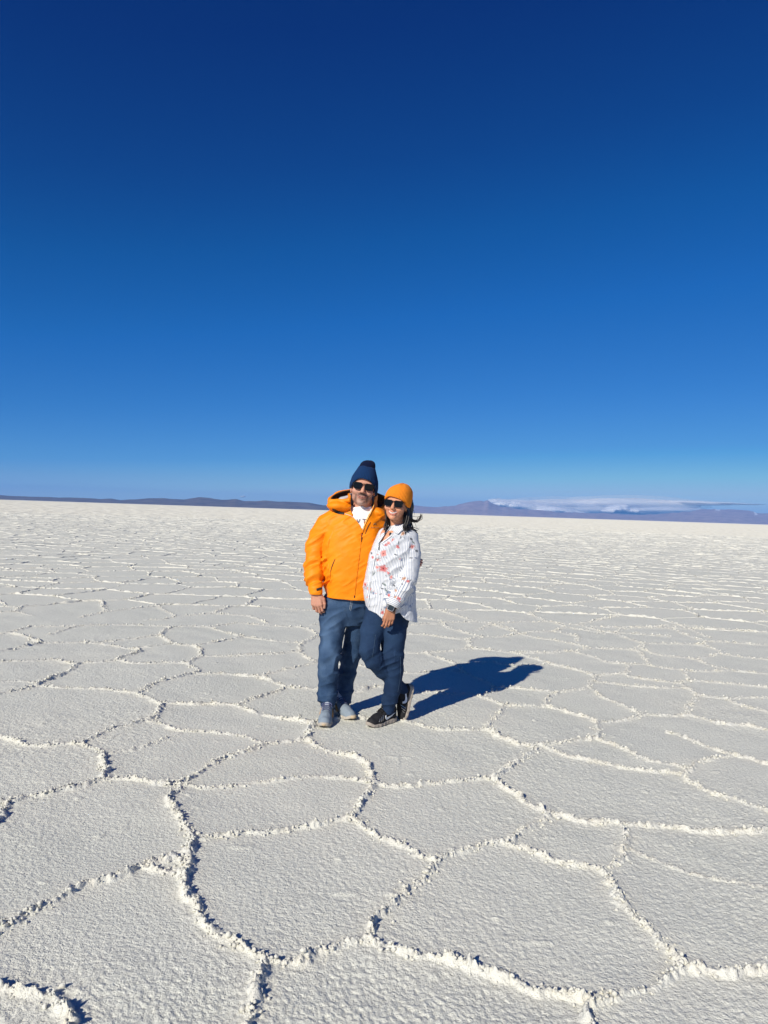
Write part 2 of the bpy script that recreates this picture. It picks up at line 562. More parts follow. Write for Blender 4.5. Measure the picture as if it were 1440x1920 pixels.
for ei, (s, w) in enumerate(edges):
    for a, b in zip(w[:-1], w[1:]):
        mx, my = (a + b) / 2
        rad = np.linalg.norm(b - a) / 2 + MARG
        r0 = math.hypot(mx, my)
        t0 = math.atan2(mx, my)
        dt = rad / max(r0, rad + .01)
        dt = math.asin(min(dt, .999))
        i0, i1 = np.searchsorted(rr, r0 - rad), np.searchsorted(rr, r0 + rad)
        j0, j1 = np.searchsorted(th, t0 - dt), np.searchsorted(th, t0 + dt)
        if i1 <= i0 or j1 <= j0:
            continue
        sx, sy = wx[i0:i1, j0:j1] - a[0], wy[i0:i1, j0:j1] - a[1]
        ex, ey = b - a
        l2 = ex * ex + ey * ey + 1e-9
        t = np.clip((sx * ex + sy * ey) / l2, 0, 1)
        d = np.hypot(sx - t * ex, sy - t * ey)
        sub = DD[i0:i1, j0:j1]
        m = d < sub
        sub[m] = d[m]
        EE[i0:i1, j0:j1][m] = ei
        SS[i0:i1, j0:j1][m] = s
# height of the crust
n_lo = vnoise(XX * 6, YY * 6, seed=11)
n_md = vnoise(XX * 24, YY * 24, seed=12)
n_hi = vnoise(XX * 78, YY * 78, seed=13)
n_vh = vnoise(XX * 130, YY * 130, seed=14)
S = np.clip(SS, 0, 1.6)
wd = np.maximum((.0062 + .0046 * S) * np.clip(1 + .20 * n_lo + .34 * n_md, .45, 2), (np.gradient(rr) * .62)[:, None] * (.7 + .3 * S))          # half width
prof = np.clip(1 - DD / (wd * 1.9), 0, 1)
core = prof * prof * (3 - 2 * prof)
hgt = .0138 * S * np.clip(.95 + .32 * n_lo + .50 * n_md, .25, 1.7)
lump = .5 + .5 * n_hi
n_c = np.abs(vnoise(XX * 52 + n_hi * .5, YY * 52, seed=15))
ZZ = core * hgt * (.50 + .55 * lump + .75 * (1 - 2.2 * n_c).clip(0, 1)) + core * (.008 * n_vh + .007 * np.abs(n_hi))
ZZ += np.exp(-(DD / .055) ** 2) * .0028 * S                        # gently upturned plate rims
flat = 1 - core
g1 = vnoise(XX * 34 + n_md * .6, YY * 34, seed=21)
g2 = vnoise(XX * 75, YY * 75 + n_hi * .4, seed=22)
lod = np.clip(1.4 - rr / 12.0, .4, 1)[:, None]
ZZ += flat * lod * (.6 + .5 * vnoise(XX * 1.1, YY * 1.1, seed=27)) * (.0013 * g1 + .0026 * g2 + .0026 * n_vh)
ZZ += .006 * vnoise(XX * 1.7, YY * 1.7, seed=23) + .0035 * vnoise(XX * 5, YY * 5, seed=24) * flat
bits = vnoise(XX * 15, YY * 15, seed=25)                          # a few loose lumps lying on the plates
ZZ += flat * np.clip(bits - .84, 0, 1) * .055 * (.6 + .4 * n_hi)
fade = np.clip((R_NEAR - rr) / 1.5, 0, 1)[:, None]                # settle to the level of the sheet beyond
ZZ = ZZ * (.9 + .1 * fade)
crum = core * np.clip(.55 + S * .5, 0, 1.2)
XN = XX + crum * .007 * vnoise(XX * 48, YY * 48, seed=31)
YN = YY + crum * .007 * vnoise(XX * 48, YY * 48, seed=32)
RID = np.clip(core * 1.1 + np.exp(-(DD / .07) ** 2) * .6 * S, 0, 1) * (.75 + .25 * n_lo)
VV = np.stack([XN, YN, ZZ], -1).astype(np.float32)
du = np.gradient(VV, axis=0)
dv = np.gradient(VV, axis=1)
NN = np.cross(dv, du)
NN /= np.linalg.norm(NN, axis=-1, keepdims=True) + 1e-12
NN[NN[..., 2] < 0] *= -1
# which plate each patch of the sheet belongs to (flood fill between the ridges on a coarser grid)
ds = 4
dc = DD[::ds, ::ds]
cellsz = (np.maximum(np.gradient(rr)[:, None] * ds, rr[:, None] * .0021 * ds) * .62)[::ds]
bar = dc < np.maximum(cellsz, .028)
gx, gy = XX[::ds, ::ds], YY[::ds, ::ds]
inside = (gy > 1.35) & (gy < 9.05) & (np.abs(gx) < gy * .545 + .05)
ch = np.zeros_like(bar)
ch[1:, :] |= inside[1:, :] != inside[:-1, :]
ch[:, 1:] |= inside[:, 1:] != inside[:, :-1]
bar |= ch
lab = np.where(bar, -1, 0).astype(np.int32)
nl = 0
H_, W_ = lab.shape
from collections import deque
for i in range(H_):
    for j in range(W_):
        if lab[i, j] == 0:
            nl += 1
            lab[i, j] = nl
            q = deque([(i, j)])
            while q:
                a, b = q.popleft()
                for c, d in ((a + 1, b), (a - 1, b), (a, b + 1), (a, b - 1)):
                    if 0 <= c < H_ and 0 <= d < W_ and lab[c, d] == 0:
                        lab[c, d] = nl
                        q.append((c, d))
cnt = np.bincount(lab[lab > 0], minlength=nl + 1)
lab[(lab > 0) & (cnt[np.maximum(lab, 0)] < 60)] = -1
q = deque([(i, j) for i, j in zip(*np.nonzero(lab > 0))])
while q:
    a, b = q.popleft()
    for c, d in ((a + 1, b), (a - 1, b), (a, b + 1), (a, b - 1)):
        if 0 <= c < H_ and 0 <= d < W_ and lab[c, d] == -1:
            lab[c, d] = lab[a, b]
            q.append((c, d))
LAB = np.repeat(np.repeat(lab, ds, 0), ds, 1)[:NR, :NT]
qi, qj = np.meshgrid(np.arange(NR - 1), np.arange(NT - 1), indexing='ij')
v0 = (qi * NT + qj).ravel()
QF = np.stack([v0, v0 + 1, v0 + NT + 1, v0 + NT], 1)
qd = DD[:-1, :-1].ravel()
qe = EE[:-1, :-1].ravel()
qw = (wd * 1.35)[:-1, :-1].ravel()
code = np.where((qd < qw) & (qe >= 0), -1 - qe, LAB[:-1, :-1].ravel())
order = np.argsort(code, kind='stable')
cs = code[order]
starts = np.concatenate([[0], np.nonzero(np.diff(cs))[0] + 1, [len(cs)]])
VF, NF, RF = VV.reshape(-1, 3), NN.reshape(-1, 3), RID.reshape(-1)

# the wide sheet under and beyond everything
xs = [-45000, -12000, -3000, -600, -120, -30, -8, 0, 8, 30, 120, 600, 3000, 12000, 45000]
ys = [-3000, -600, -120, -30, -8, 0, 8, 30, 120, 600, 3000, 12000, 41000]
gv = [(x, y, -.045) for y in ys for x in xs]
gf = [(j * 15 + i, j * 15 + i + 1, (j + 1) * 15 + i + 1, (j + 1) * 15 + i) for j in range(12) for i in range(14)]

def far_salt_material():
    """the sheet beyond the built ridges: cells too far off to tell apart"""
    M = Mat('distant_salt', (.6, .6, .58), .95, .1)
    co = M.coord('Object')
    v = M.n('TexVoronoi', feature='DISTANCE_TO_EDGE', Scale=.9)
    M.l(co, v.inputs['Vector'])
    line = M.ramp(v.outputs['Distance'], [(0.0, (1, 1, 1)), (.10, (0, 0, 0))])
    big = M.noise(.05, co, 5)
    c = M.ramp(big, [(.3, (.66, .655, .60)), (.7, (.72, .71, .65))])
    c = M.mix(M.math('MULTIPLY', line, .6), c, (.86, .82, .74))
    M.base(c)
    M.bump(line, .8, .05)
    return M.m
FARSALT = far_salt_material()
flat_o = obj('salt_flat', mesh_from('salt_flat', gv, gf, smooth=False), FARSALT)
tag(flat_o, kind='structure')

n_pl = n_rd = 0
for a, b in zip(starts[:-1], starts[1:]):
    c = int(cs[a])
    F = QF[order[a:b]]
    u, inv = np.unique(F, return_inverse=True)
    name = 'salt_ridge' if c < 0 else 'salt_plate'
    me = mesh_from(name, VF[u], inv.reshape(F.shape).astype(np.int32), NF[u])
    attr(me, 'ridge', RF[u])
    obj(name, me, SALT, flat_o)
    if c < 0: n_rd += 1
    else: n_pl += 1
print('near plates', n_pl, 'near ridges', n_rd)

# --- plates and ridge strips beyond the near sheet
def strip(w, s, seed):
    """one crumbling ridge: a ragged low roof along the line"""
    w = np.asarray(w)
    n = len(w)
    g = np.random.default_rng(seed)
    t = np.gradient(w, axis=0)
    t /= np.linalg.norm(t, axis=1, keepdims=True) + 1e-9
    nrm = np.stack([-t[:, 1], t[:, 0]], 1)
    lo_ = np.interp(np.linspace(0, 1, n), np.linspace(0, 1, 6), g.normal(0, .022, 6))
    w = w + nrm * (g.normal(0, .008, n) + lo_)[:, None]
    hw = .024 * (1 + .35 * g.uniform(-1, 1, n)) * (.6 + .5 * s)
    hh = .027 * s * np.clip(.85 + .85 * g.uniform(-1, 1, n), .06, 2)
    hh[0] *= .8; hh[-1] *= .8
    z0 = -.02
    rows = [np.column_stack([w - nrm * hw[:, None] * 1.25, np.full(n, z0)]),
            np.column_stack([w - nrm * (hw * .45)[:, None], hh * g.uniform(.7, 1.0, n)]),
            np.column_stack([w + nrm * (hw * .40)[:, None], hh * g.uniform(.75, 1.05, n)]),
            np.column_stack([w + nrm * hw[:, None] * 1.25, np.full(n, z0)])]
    V = np.concatenate(rows)
    i = np.arange(n - 1)
    F = np.concatenate([np.stack([k * n + i, k * n + i + 1, (k + 1) * n + i + 1, (k + 1) * n + i], 1) for k in range(3)])
    return V, F[:, ::-1]
far_only = [(r, s, w[np.hypot(w[:, 0], w[:, 1]) > R_NEAR - .25]) for r, s, w in far_lines]
far_only = [t for t in far_only if len(t[2]) > 1]
view = lambda w: abs(w[:, 0].mean()) < w[:, 1].mean() * .56 + .3 and w[:, 1].mean() > 0
far_only.sort(key=lambda t: (not view(t[2]), t[0]))
n_ind = max(0, 296 - n_rd)
for k, (r, s, w) in enumerate(far_only[:n_ind]):
    V, F = strip(w, s, k)
    me = mesh_from('salt_ridge', V, F, smooth=False)
    attr(me, 'ridge', np.full(len(V), .8))
    obj('salt_ridge', me, SALT, flat_o)
VA, FA, off = [], [], 0
for k, (r, s, w) in enumerate(far_only[n_ind:]):
    V, F = strip(w, s, 9000 + k)
    VA.append(V); FA.append(F + off); off += len(V)
me = mesh_from('distant_salt_ridges', np.concatenate(VA), np.concatenate(FA), smooth=False)
attr(me, 'ridge', np.full(off, .8))
tag(obj('distant_salt_ridges', me, SALT, flat_o), kind='stuff')
far_plates.sort(key=lambda t: (not view(np.array(t[2])), t[0]))
n_ind = max(0, 298 - n_pl)
VA, FA, off, done = [], [], 0, 0
for r, i, poly in far_plates:
    p = np.array(poly)
    if np.hypot(p[:, 0], p[:, 1]).max() < R_NEAR:
        continue
    if np.hypot(p[:, 0], p[:, 1]).min() < R_NEAR - .02:
        d = np.hypot(p[:, 0], p[:, 1])
        p = p * (np.maximum(d, R_NEAR - .02) / d)[:, None]
        z = -.004
    else:
        z = .004 * rng.uniform(-1, 1)
    c = p.mean(0)
    m = len(p)
    V = np.concatenate([np.column_stack([p, np.full(m, z)]), np.column_stack([p, np.full(m, -.04)])])
    F = [tuple(range(m))] + [(k, m + k, m + (k + 1) % m, (k + 1) % m) for k in range(m)]
    if done < n_ind:
        me = mesh_from('salt_plate', V, F, smooth=False)
        obj('salt_plate', me, SALT, flat_o)
        done += 1
    else:
        VA.append(V); FA += [tuple(k + off for k in f) for f in F]; off += len(V)
me = mesh_from('distant_salt_plates', np.concatenate(VA), FA, smooth=False)
tag(obj('distant_salt_plates', me, SALT, flat_o), kind='stuff')

# still farther off every ridge hides the ground behind it: a sheet of low broken crests
rk = [90.0]
while rk[-1] < 5200:
    rk.append(rk[-1] * 1.021)
rk = np.array(rk)
tk = np.arange(-.95, .951, .0042)
R2, T2 = np.meshgrid(rk, tk, indexing='ij')
R2 = R2 * (1 + .007 * vnoise(T2 * 260, np.log(R2) * 90, seed=71))
hk = .028 * (1 + .75 * vnoise(T2 * 150, np.log(R2) * 60, seed=72))
hk = np.maximum(hk, .004)
VA = []
for dr_, zz_ in ((0.0, -.03), (.09, 1.0)):
    VA.append(np.stack([(R2 + dr_) * np.sin(T2), (R2 + dr_) * np.cos(T2), np.where(zz_ > 0, hk, zz_)], -1))
VA = np.stack(VA, 1).reshape(len(rk) * 2, len(tk), 3)
nk, mk = VA.shape[:2]
a_, b_ = np.meshgrid(np.arange(nk - 1), np.arange(mk - 1), indexing='ij')
i_ = (a_ * mk + b_).ravel()
me = mesh_from('distant_salt_crust', VA.reshape(-1, 3), np.stack([i_, i_ + 1, i_ + mk + 1, i_ + mk], 1)[:, ::-1], smooth=False)
attr(me, 'ridge', np.full(nk * mk, .75))
tag(obj('distant_salt_crust', me, SALT, flat_o), kind='stuff')

# crumbs broken off the nearer ridges
ico_v = []
ph = (1 + 5 ** .5) / 2
for a in (-1, 1):
    for b in (-ph, ph):
        ico_v += [(0, a, b), (a, b, 0), (b, 0, a)]
ico_v = np.array(ico_v) / math.hypot(1, ph)
from mathutils import geometry as _g
import bmesh
bm = bmesh.new()
for v in ico_v: bm.verts.new(v)
bmesh.ops.convex_hull(bm, input=bm.verts)
bm.verts.index_update()
bm.faces.ensure_lookup_table()
ico_f = np.array([[v.index for v in f.verts] for f in bm.faces])
bm.verts.ensure_lookup_table()
ico_v = np.array([tuple(v.co) for v in bm.verts])
bm.free()
VA, FA, off = [], [], 0
crumb_lines = [(s, w, True) for s, w in edges] + [(s, w, False) for r, s, w in far_only if r < 19 and view(w)]
for s, w, on_sheet in crumb_lines:
    L = np.linalg.norm(np.diff(w, axis=0), axis=1)
    cum = np.concatenate([[0], np.cumsum(L)])
    dist = np.hypot(*w.mean(0))
    for k in range(int(cum[-1] * s * (110 if dist < 5 else (75 if dist < 11 else 30)))):
        t = rng.uniform(0, cum[-1])
        p = np.array([np.interp(t, cum, w[:, 0]), np.interp(t, cum, w[:, 1])]) + rng.normal(0, .014, 2) * (1.6 if rng.random() < .2 else 1)
        ri, ti = np.searchsorted(rr, math.hypot(*p)), np.searchsorted(th, math.atan2(p[0], p[1]))
        ok = 0 < ri < NR - 1 and 0 < ti < NT - 1
        if on_sheet and not ok:
            continue
        z = ZZ[ri, ti] if ok else .012 * s * rng.random()
        big_ = 1.0 if dist < 5 else min(1.9, 1 + (dist - 5) * .11)
        sz = rng.uniform(.0025, .0070) * (1.5 if rng.random() < .15 else 1) * (.7 + .3 * s) * big_
        v = ico_v * (1 + rng.uniform(-.35, .35, (12, 1))) * sz * rng.uniform(.7, 1.3, 3)
        an = rng.uniform(0, 6.3)
        v = np.column_stack([v[:, 0] * math.cos(an) - v[:, 1] * math.sin(an), v[:, 0] * math.sin(an) + v[:, 1] * math.cos(an), v[:, 2]])
        VA.append(v + np.array([p[0], p[1], z + sz * .35])); FA.append(ico_f + off); off += 12
me = mesh_from('salt_crumbs', np.concatenate(VA), np.concatenate(FA), smooth=False)
attr(me, 'ridge', np.full(off, .85))
tag(obj('salt_crumbs', me, SALT, flat_o), kind='stuff')
print('crumbs', len(VA))

# ------------------------------------------------------------------ far hills
def hill_material(name, a, b, snow=0.0):
    M = Mat(name, a, .95, .05)
    co = M.coord('Object')
    M.base(M.mix(M.ramp(M.noise(.0022, co, 6, .6), [(.38, (0, 0, 0)), (.62, (1, 1, 1))]), a, b))
    if snow:
        c = M.b.inputs['Base Color'].links[0].from_socket
        s = M.attr('snow').outputs['Fac']
        M.base(M.mix(s, c, (.85, .87, .9)))
    return M.m

def hills(name, crest, Y, depth, mat, seed, snow=None):
    """a range whose skyline runs through the crest points (pixels), built as a rough ridge of real depth"""
    px = np.arange(crest[0][0], crest[-1][0] + .1, 3.0)
    c = np.array(crest, float)
    py = np.interp(px, c[:, 0], c[:, 1])
    nrow = 15
    V = []
    A = np.array([P(x, y, Y) for x, y in zip(px, py)])
    hh = np.maximum(A[:, 2] - CAM_H, 2.0)
    ro = vnoise(A[:, 0] / 420.0, A[:, 1] * 0, seed=seed) * .045 + vnoise(A[:, 0] / 170.0, A[:, 1] * 0, seed=seed + 1) * .040
    top = hh * (1 + ro)
    rows, snw = [], []
    for k in range(nrow):
        t = k / (nrow - 1) * 2 - 1                         # -1 foot towards us, 0 crest, 1 foot behind
        y = Y + t * depth
        prof = (1 - abs(t)) ** 1.15
        gl = vnoise(A[:, 0] / 330.0, np.full(len(px), t * 2.5), seed=seed + 5)
        gl2 = vnoise(A[:, 0] / 900.0, np.full(len(px), t * 1.2), seed=seed + 6)
        z = top * prof * (1 + (.28 * gl + .25 * gl2) * (1 - prof) * (abs(t) > 1e-6)) if 0 < k < nrow - 1 else np.full(len(px), -.5)
        rows.append(np.column_stack([A[:, 0] * y / Y, np.full(len(px), y) + gl2 * depth * .05 * (abs(t) > 1e-6), z]))
        sn = np.zeros(len(px))
        if snow:
            for a, b, lo in snow:
                sn = np.maximum(sn, ((px > a) & (px < b) & (prof > lo)) * 1.0 * (gl > -.3))
        snw.append(sn)
    V = np.concatenate(rows)
    n = len(px)
    i = np.arange(n - 1)
    F = np.concatenate([np.stack([k * n + i, k * n + i + 1, (k + 1) * n + i + 1, (k + 1) * n + i], 1) for k in range(nrow - 1)])
    me = mesh_from(name, V, F)
    attr(me, 'snow', np.concatenate(snw))
    return tag(obj(name, me, mat), kind='structure')

left = [(-900,905),(-760,896),(-640,893),(-520,899),(-400,903),(-280,912),(-160,922),(-80,924),(0,928.5),(25,930),(50,930.5),(80,931.5),(115,933),(150,933.5),(190,935.5),(210,935),(225,937.5),(250,936),(275,934.5),(310,934),(345,936),(375,932),(395,933),(415,937.5),(430,936.5),(442,935.5),(460,940),(480,940),(500,938.5),(520,939.5),(550,941),(580,942.5),(605,947),(640,951),(690,958.5)]
right = [(-100,936),(60,936),(220,940),(380,944),(480,949),(560,951),(640,951),(700,952),(740,950),(775,948),(800,949.5),(820,950.5),(840,949.5),(860,946),(875,942.5),(887,940),(900,939.6),(915,939.5),(925,945),(940,950),(960,952),(980,955),(1000,956),(1030,958.5),(1050,961),(1080,960.5),(1110,962.5),(1135,962),(1170,963.5),(1200,965.5),(1235,963),(1270,961),(1295,958.5),(1320,955),(1345,954),(1370,955),(1395,956.5),(1405,956),(1420,961.5),(1440,963),(1500,960),(1580,962),(1700,965),(1840,963),(1980,972),(2120,976),(2260,990),(2380,1012)]
foot = [(640,955.5),(700,958.0),(740,960.0),(780,961.5),(820,963.0),(855,965.0),(890,966.4)]
h1 = hills('hills', left, 17000.0, 2600.0, hill_material('near_hills_rock', (.105, .082, .085), (.17, .14, .125)), 40)
tag(h1, 'dark slate-blue range of low hills along the left horizon', 'hills')
h2 = hills('mountains', right, 34000.0, 6000.0, hill_material('far_mountain_rock', (.30, .21, .20), (.42, .31, .28), 1.0), 50, snow=[(1404, 1417, .80), (1340, 1352, .93)])
tag(h2, 'pale violet mountains with a flat-topped summit and a trace of snow on the right', 'mountains')
h3 = hills('foothills', foot, 24000.0, 1500.0, hill_material('foothill_rock', (.17, .115, .095), (.2, .14, .12)), 60)
tag(h3, 'thin reddish strip of foothills at the base of the mountains beside the woman', 'foothills')

# ------------------------------------------------------------------ clouds behind the mountains
def lumps(parts, Y, seed):
    """ellipsoid lumps in one mesh: (px, py, half width px, half height px, half depth m)"""
    VA, FA, off = [], [], 0
    nu, nv = 20, 12
    g = np.random.default_rng(seed)
    TH = []
    for px, py, a, b, dm, thin in [(*p, 1.0) for p in parts] + [(p[0], p[1] - .12 * p[3], p[2] * 1.16, p[3] * 1.32, p[4] * 1.2, .30) for p in parts]:
        c = P(px, py, Y + g.uniform(-.2, .2) * dm)
        TH.append(np.full(nu * nv, thin))
        k = Y / FPX
        u, v = np.meshgrid(np.linspace(0, 2 * math.pi, nu, endpoint=False), np.linspace(0, math.pi, nv), indexing='ij')
        d = np.stack([np.cos(u) * np.sin(v), np.sin(u) * np.sin(v), np.cos(v)], -1)
        w = 1 + .16 * vnoise(d[..., 0] * 2.3 + px, d[..., 1] * 2.3, d[..., 2] * 2.3 + py, seed=seed)
        p = d * w[..., None] * np.array([a * k, dm, b * k]) + c
        VA.append(p.reshape(-1, 3))
        for i in range(nu):
            for j in range(nv - 1):
                FA.append((off + i * nv + j, off + ((i + 1) % nu) * nv + j, off + ((i + 1) % nu) * nv + j + 1, off + i * nv + j + 1))
        off += nu * nv
    return np.concatenate(VA), FA, np.concatenate(TH)

def cloud(name, parts, Y, seed, dens, label, bright=1.0):
    V, F, thin = lumps(parts, Y, seed)
    M = Mat(name, (.97, .94, .875), 1.0, 0.0)
    if True:
        n_ = M.ramp(M.noise(.00012, M.coord('Object'), 5, .6), [(.35, (dens * .75,) * 3), (.7, (min(1, dens * 1.2),) * 3)])
        M.l(M.math('MULTIPLY', n_, M.attr('thin').outputs['Fac']), M.b.inputs['Alpha'])
    m = M.m
    me = mesh_from(name, V, F)
    attr(me, 'thin', thin)
    return tag(obj(name, me, m), label, 'cloud', 'clouds low over the horizon')

CY = 60000.0
cloud('cloud', [(935,946,20,8,2500),(960,950,34,9,2500),(990,953,40,9,2500),(925,942,9,5,2000),(1022,957,45,9,2500),(1050,960,40,6,2500)], CY, 3, 1.1,
      'white cloud bank hugging the slope behind the flat-topped mountain')
cloud('cloud', [(1010,948,70,8.5,3000),(1090,947,110,11,3000),(1190,946,120,11,3000),(1110,957,120,9,3000),(1230,957,95,9,3000),(1290,943,80,4.0,2500),(1360,944.5,60,1.6,2500),(970,943,40,5,2500)], CY + 9000, 5, .46,
      'thin pale veil of cloud stretched low over the right-hand mountains')
cloud('cloud', [(1150,956,15,6,1200),(1163,954,12,6,1200),(1140,959,10,5,1200),(1174,958,9,4.5,1200),(1187,959,9,4,1000),(1155,951,8,3.6,1000),(1168,950,5,3,900)], CY - 3500, 8, 1.2,
      'small bright heaped cloud with a bumpy top above the saddle')
cloud('cloud', [(455,931.5,4.5,1.3,400),(458,931,2.5,1.6,300)], CY, 11, .5,
      'tiny wisp of white cloud above the left hills')

# ------------------------------------------------------------------ haze
def box(name, lo, hi):
    V = [(x, y, z) for x in (lo[0], hi[0]) for y in (lo[1], hi[1]) for z in (lo[2], hi[2])]
    F = [(0, 1, 3, 2), (4, 6, 7, 5), (0, 4, 5, 1), (2, 3, 7, 6), (0, 2, 6, 4), (1, 5, 7, 3)]
    return mesh_from(name, V, F, smooth=False)
hm = bpy.data.materials.new('haze')
hm.use_nodes = True
ht = hm.node_tree
ht.nodes.clear()
ho = ht.nodes.new('ShaderNodeOutputMaterial')
hv = ht.nodes.new('ShaderNodeVolumePrincipled')
hv.inputs['Color'].default_value = (.15, .41, .90, 1)
hv.inputs['Density'].default_value = 2.3e-5
hv.inputs['Anisotropy'].default_value = 0.0
ht.links.new(hv.outputs[0], ho.inputs['Volume'])
hz = obj('haze', box('haze', (-46000, -3500, -1.6), (46000, 41500, 800)), hm)
tag(hz, kind='stuff')

# ------------------------------------------------------------------ bodies and clothes: distance fields turned into meshes
class Vol:
    def __init__(self, lo, hi, h):
        self.lo, self.h = np.array(lo, float), h
        self.n = np.ceil((np.array(hi) - self.lo) / h).astype(int) + 1
        self.ax = [(self.lo[k] + h * np.arange(self.n[k])).astype(np.float32) for k in range(3)]
        self.D = np.full(self.n, 1.0, np.float32)
    def sl(self, lo, hi, pad):
        s = []
        for k in range(3):
            a = int(np.clip(np.floor((lo[k] - pad - self.lo[k]) / self.h), 0, self.n[k]))
            b = int(np.clip(np.ceil((hi[k] + pad - self.lo[k]) / self.h) + 1, 0, self.n[k]))
            s.append(slice(a, b))
        return tuple(s)
    def xyz(self, s):
        return (self.ax[0][s[0]][:, None, None], self.ax[1][s[1]][None, :, None], self.ax[2][s[2]][None, None, :])
    def add(self, prim, k=.01):
        f, lo, hi = prim
        s = self.sl(lo, hi, k + .03)
        d = f(*self.xyz(s))
        A = self.D[s]
        if k > 0:
            h = np.clip(.5 + .5 * (A - d) / k, 0, 1)
            self.D[s] = A + (d - A) * h - k * h * (1 - h)
        else:
            self.D[s] = np.minimum(A, d)
        return self
    def cut(self, prim, k=.004):
        f, lo, hi = prim
        s = self.sl(lo, hi, k + .03)
        d = -f(*self.xyz(s))
        A = self.D[s]
        h = np.clip(.5 - .5 * (A - d) / k, 0, 1)
        self.D[s] = A + (d - A) * h + k * h * (1 - h)
        return self
    def clip(self, f):
        """keep only where f(x, y, z) < 0"""
        s = (slice(None),) * 3
        self.D = np.maximum(self.D, f(*self.xyz(s)))
        return self
    def disp(self, f, band=.03):
        i, j, k = np.nonzero(np.abs(self.D) < band)
        self.D[i, j, k] -= f(self.ax[0][i], self.ax[1][j], self.ax[2][k]).astype(np.float32)
        return self
    def mesh(self):
        D = self.D
        for k in range(3):
            sl0 = [slice(None)] * 3
            for e in (0, -1):
                sl0[k] = e
                D[tuple(sl0)] = np.maximum(D[tuple(sl0)], 1e-3)
        I = D < 0
        c = np.zeros([m - 1 for m in D.shape], np.int8)
        for a in (0, 1):
            for b in (0, 1):
                for d in (0, 1):
                    c += I[a:D.shape[0] - 1 + a, b:D.shape[1] - 1 + b, d:D.shape[2] - 1 + d]
        ci, cj, ck = np.nonzero((c > 0) & (c < 8))
        idx = np.full(c.shape, -1, np.int32)
        idx[ci, cj, ck] = np.arange(len(ci))
        acc = np.zeros((len(ci), 3), np.float64)
        cnt = np.zeros(len(ci))
        corners = [(a, b, d) for a in (0, 1) for b in (0, 1) for d in (0, 1)]
        val = {q: D[ci + q[0], cj + q[1], ck + q[2]] for q in corners}
        for q in corners:
            for k in range(3):
                if q[k] == 0:
                    w = list(q); w[k] = 1
                    a, b = val[q], val[tuple(w)]
                    m = (a < 0) != (b < 0)
                    t = np.where(m, a / np.where(m, a - b, 1), 0)
                    p = np.array(q, float)[None, :] + np.zeros((len(ci), 3))
                    p[:, k] = t
                    acc[m] += p[m]
                    cnt[m] += 1
        V = self.lo + self.h * (np.stack([ci, cj, ck], 1) + acc / cnt[:, None])
        Fs = []
        for k in range(3):
            sa = [slice(0, -1)] * 3; sb = [slice(0, -1)] * 3
            o1, o2 = [(1, 2), (2, 0), (0, 1)][k]
            sa[o1] = slice(1, -1); sa[o2] = slice(1, -1)
            sb = list(sa)
            sb[k] = slice(1, None)
            A, B = I[tuple(sa)], I[tuple(sb)]
            e = np.nonzero(A != B)
            q = [e[0].copy(), e[1].copy(), e[2].copy()]
            q[o1] += 1; q[o2] += 1
            def at(d1, d2):
                r = [x.copy() for x in q]
                r[o1] -= d1; r[o2] -= d2
                return idx[r[0], r[1], r[2]]
            F = np.stack([at(1, 1), at(0, 1), at(0, 0), at(1, 0)], 1)
            fl = ~A[e]
            F[fl] = F[fl][:, ::-1]
            Fs.append(F)
        return V.astype(np.float32), np.concatenate(Fs).astype(np.int32)

def rcone(a, b, ra, rb, sq=None):
    a, b = np.asarray(a, np.float32), np.asarray(b, np.float32)
    ba = b - a
    l2 = float((ba * ba).sum()) + 1e-12
    def f(x, y, z):
        px, py, pz = x - a[0], y - a[1], z - a[2]
        t = np.clip((px * ba[0] + py * ba[1] + pz * ba[2]) / l2, 0, 1)
        return np.sqrt((px - t * ba[0]) ** 2 + (py - t * ba[1]) ** 2 + (pz - t * ba[2]) ** 2) - (ra + (rb - ra) * t)
    r = max(ra, rb)
    return f, np.minimum(a, b) - r, np.maximum(a, b) + r

def ell(c, r, R=None):
    c, r = np.asarray(c, np.float32), np.asarray(r, np.float32)
    R = np.eye(3) if R is None else np.asarray(R)
    def f(x, y, z):
        p = (x - c[0], y - c[1], z - c[2])
        q = [p[0] * R[0, k] + p[1] * R[1, k] + p[2] * R[2, k] for k in range(3)]
        k0 = np.sqrt(sum((q[k] / r[k]) ** 2 for k in range(3)))
        k1 = np.sqrt(sum((q[k] / r[k] ** 2) ** 2 for k in range(3))) + 1e-9
        return np.where(k0 < .15, (k0 - 1) * r.min(), k0 * (k0 - 1) / k1)
    e = np.abs(R) @ r
    return f, c - e, c + e

def loft(sec, n=2.2):
    """upright body of elliptical sections (z, cx, cy, rx, ry), top to bottom in any order"""
    s = np.array(sorted(sec), float)
    def f(x, y, z):
        g = [np.interp(z, s[:, 0], s[:, k]).astype(np.float32) for k in (1, 2, 3, 4)]
        q = (np.abs((x - g[0]) / g[2]) ** n + np.abs((y - g[1]) / g[3]) ** n) ** (1 / n)
        d = (q - 1) * np.minimum(g[2], g[3])
        return np.maximum(d, np.maximum(z - s[-1, 0], s[0, 0] - z))
    r = s[:, 3].max(), s[:, 4].max()
    return f, np.array((s[:, 1].min() - r[0], s[:, 2].min() - r[1], s[0, 0])), np.array((s[:, 1].max() + r[0], s[:, 2].max() + r[1], s[-1, 0]))

def chain(v, pts, k=.006, k0=None):
    """joints (point, radius) joined by tapering limbs"""
    for i, ((a, ra), (b, rb)) in enumerate(zip(pts[:-1], pts[1:])):
        v.add(rcone(a, b, ra, rb), k0 if (i == 0 and k0 is not None) else k)

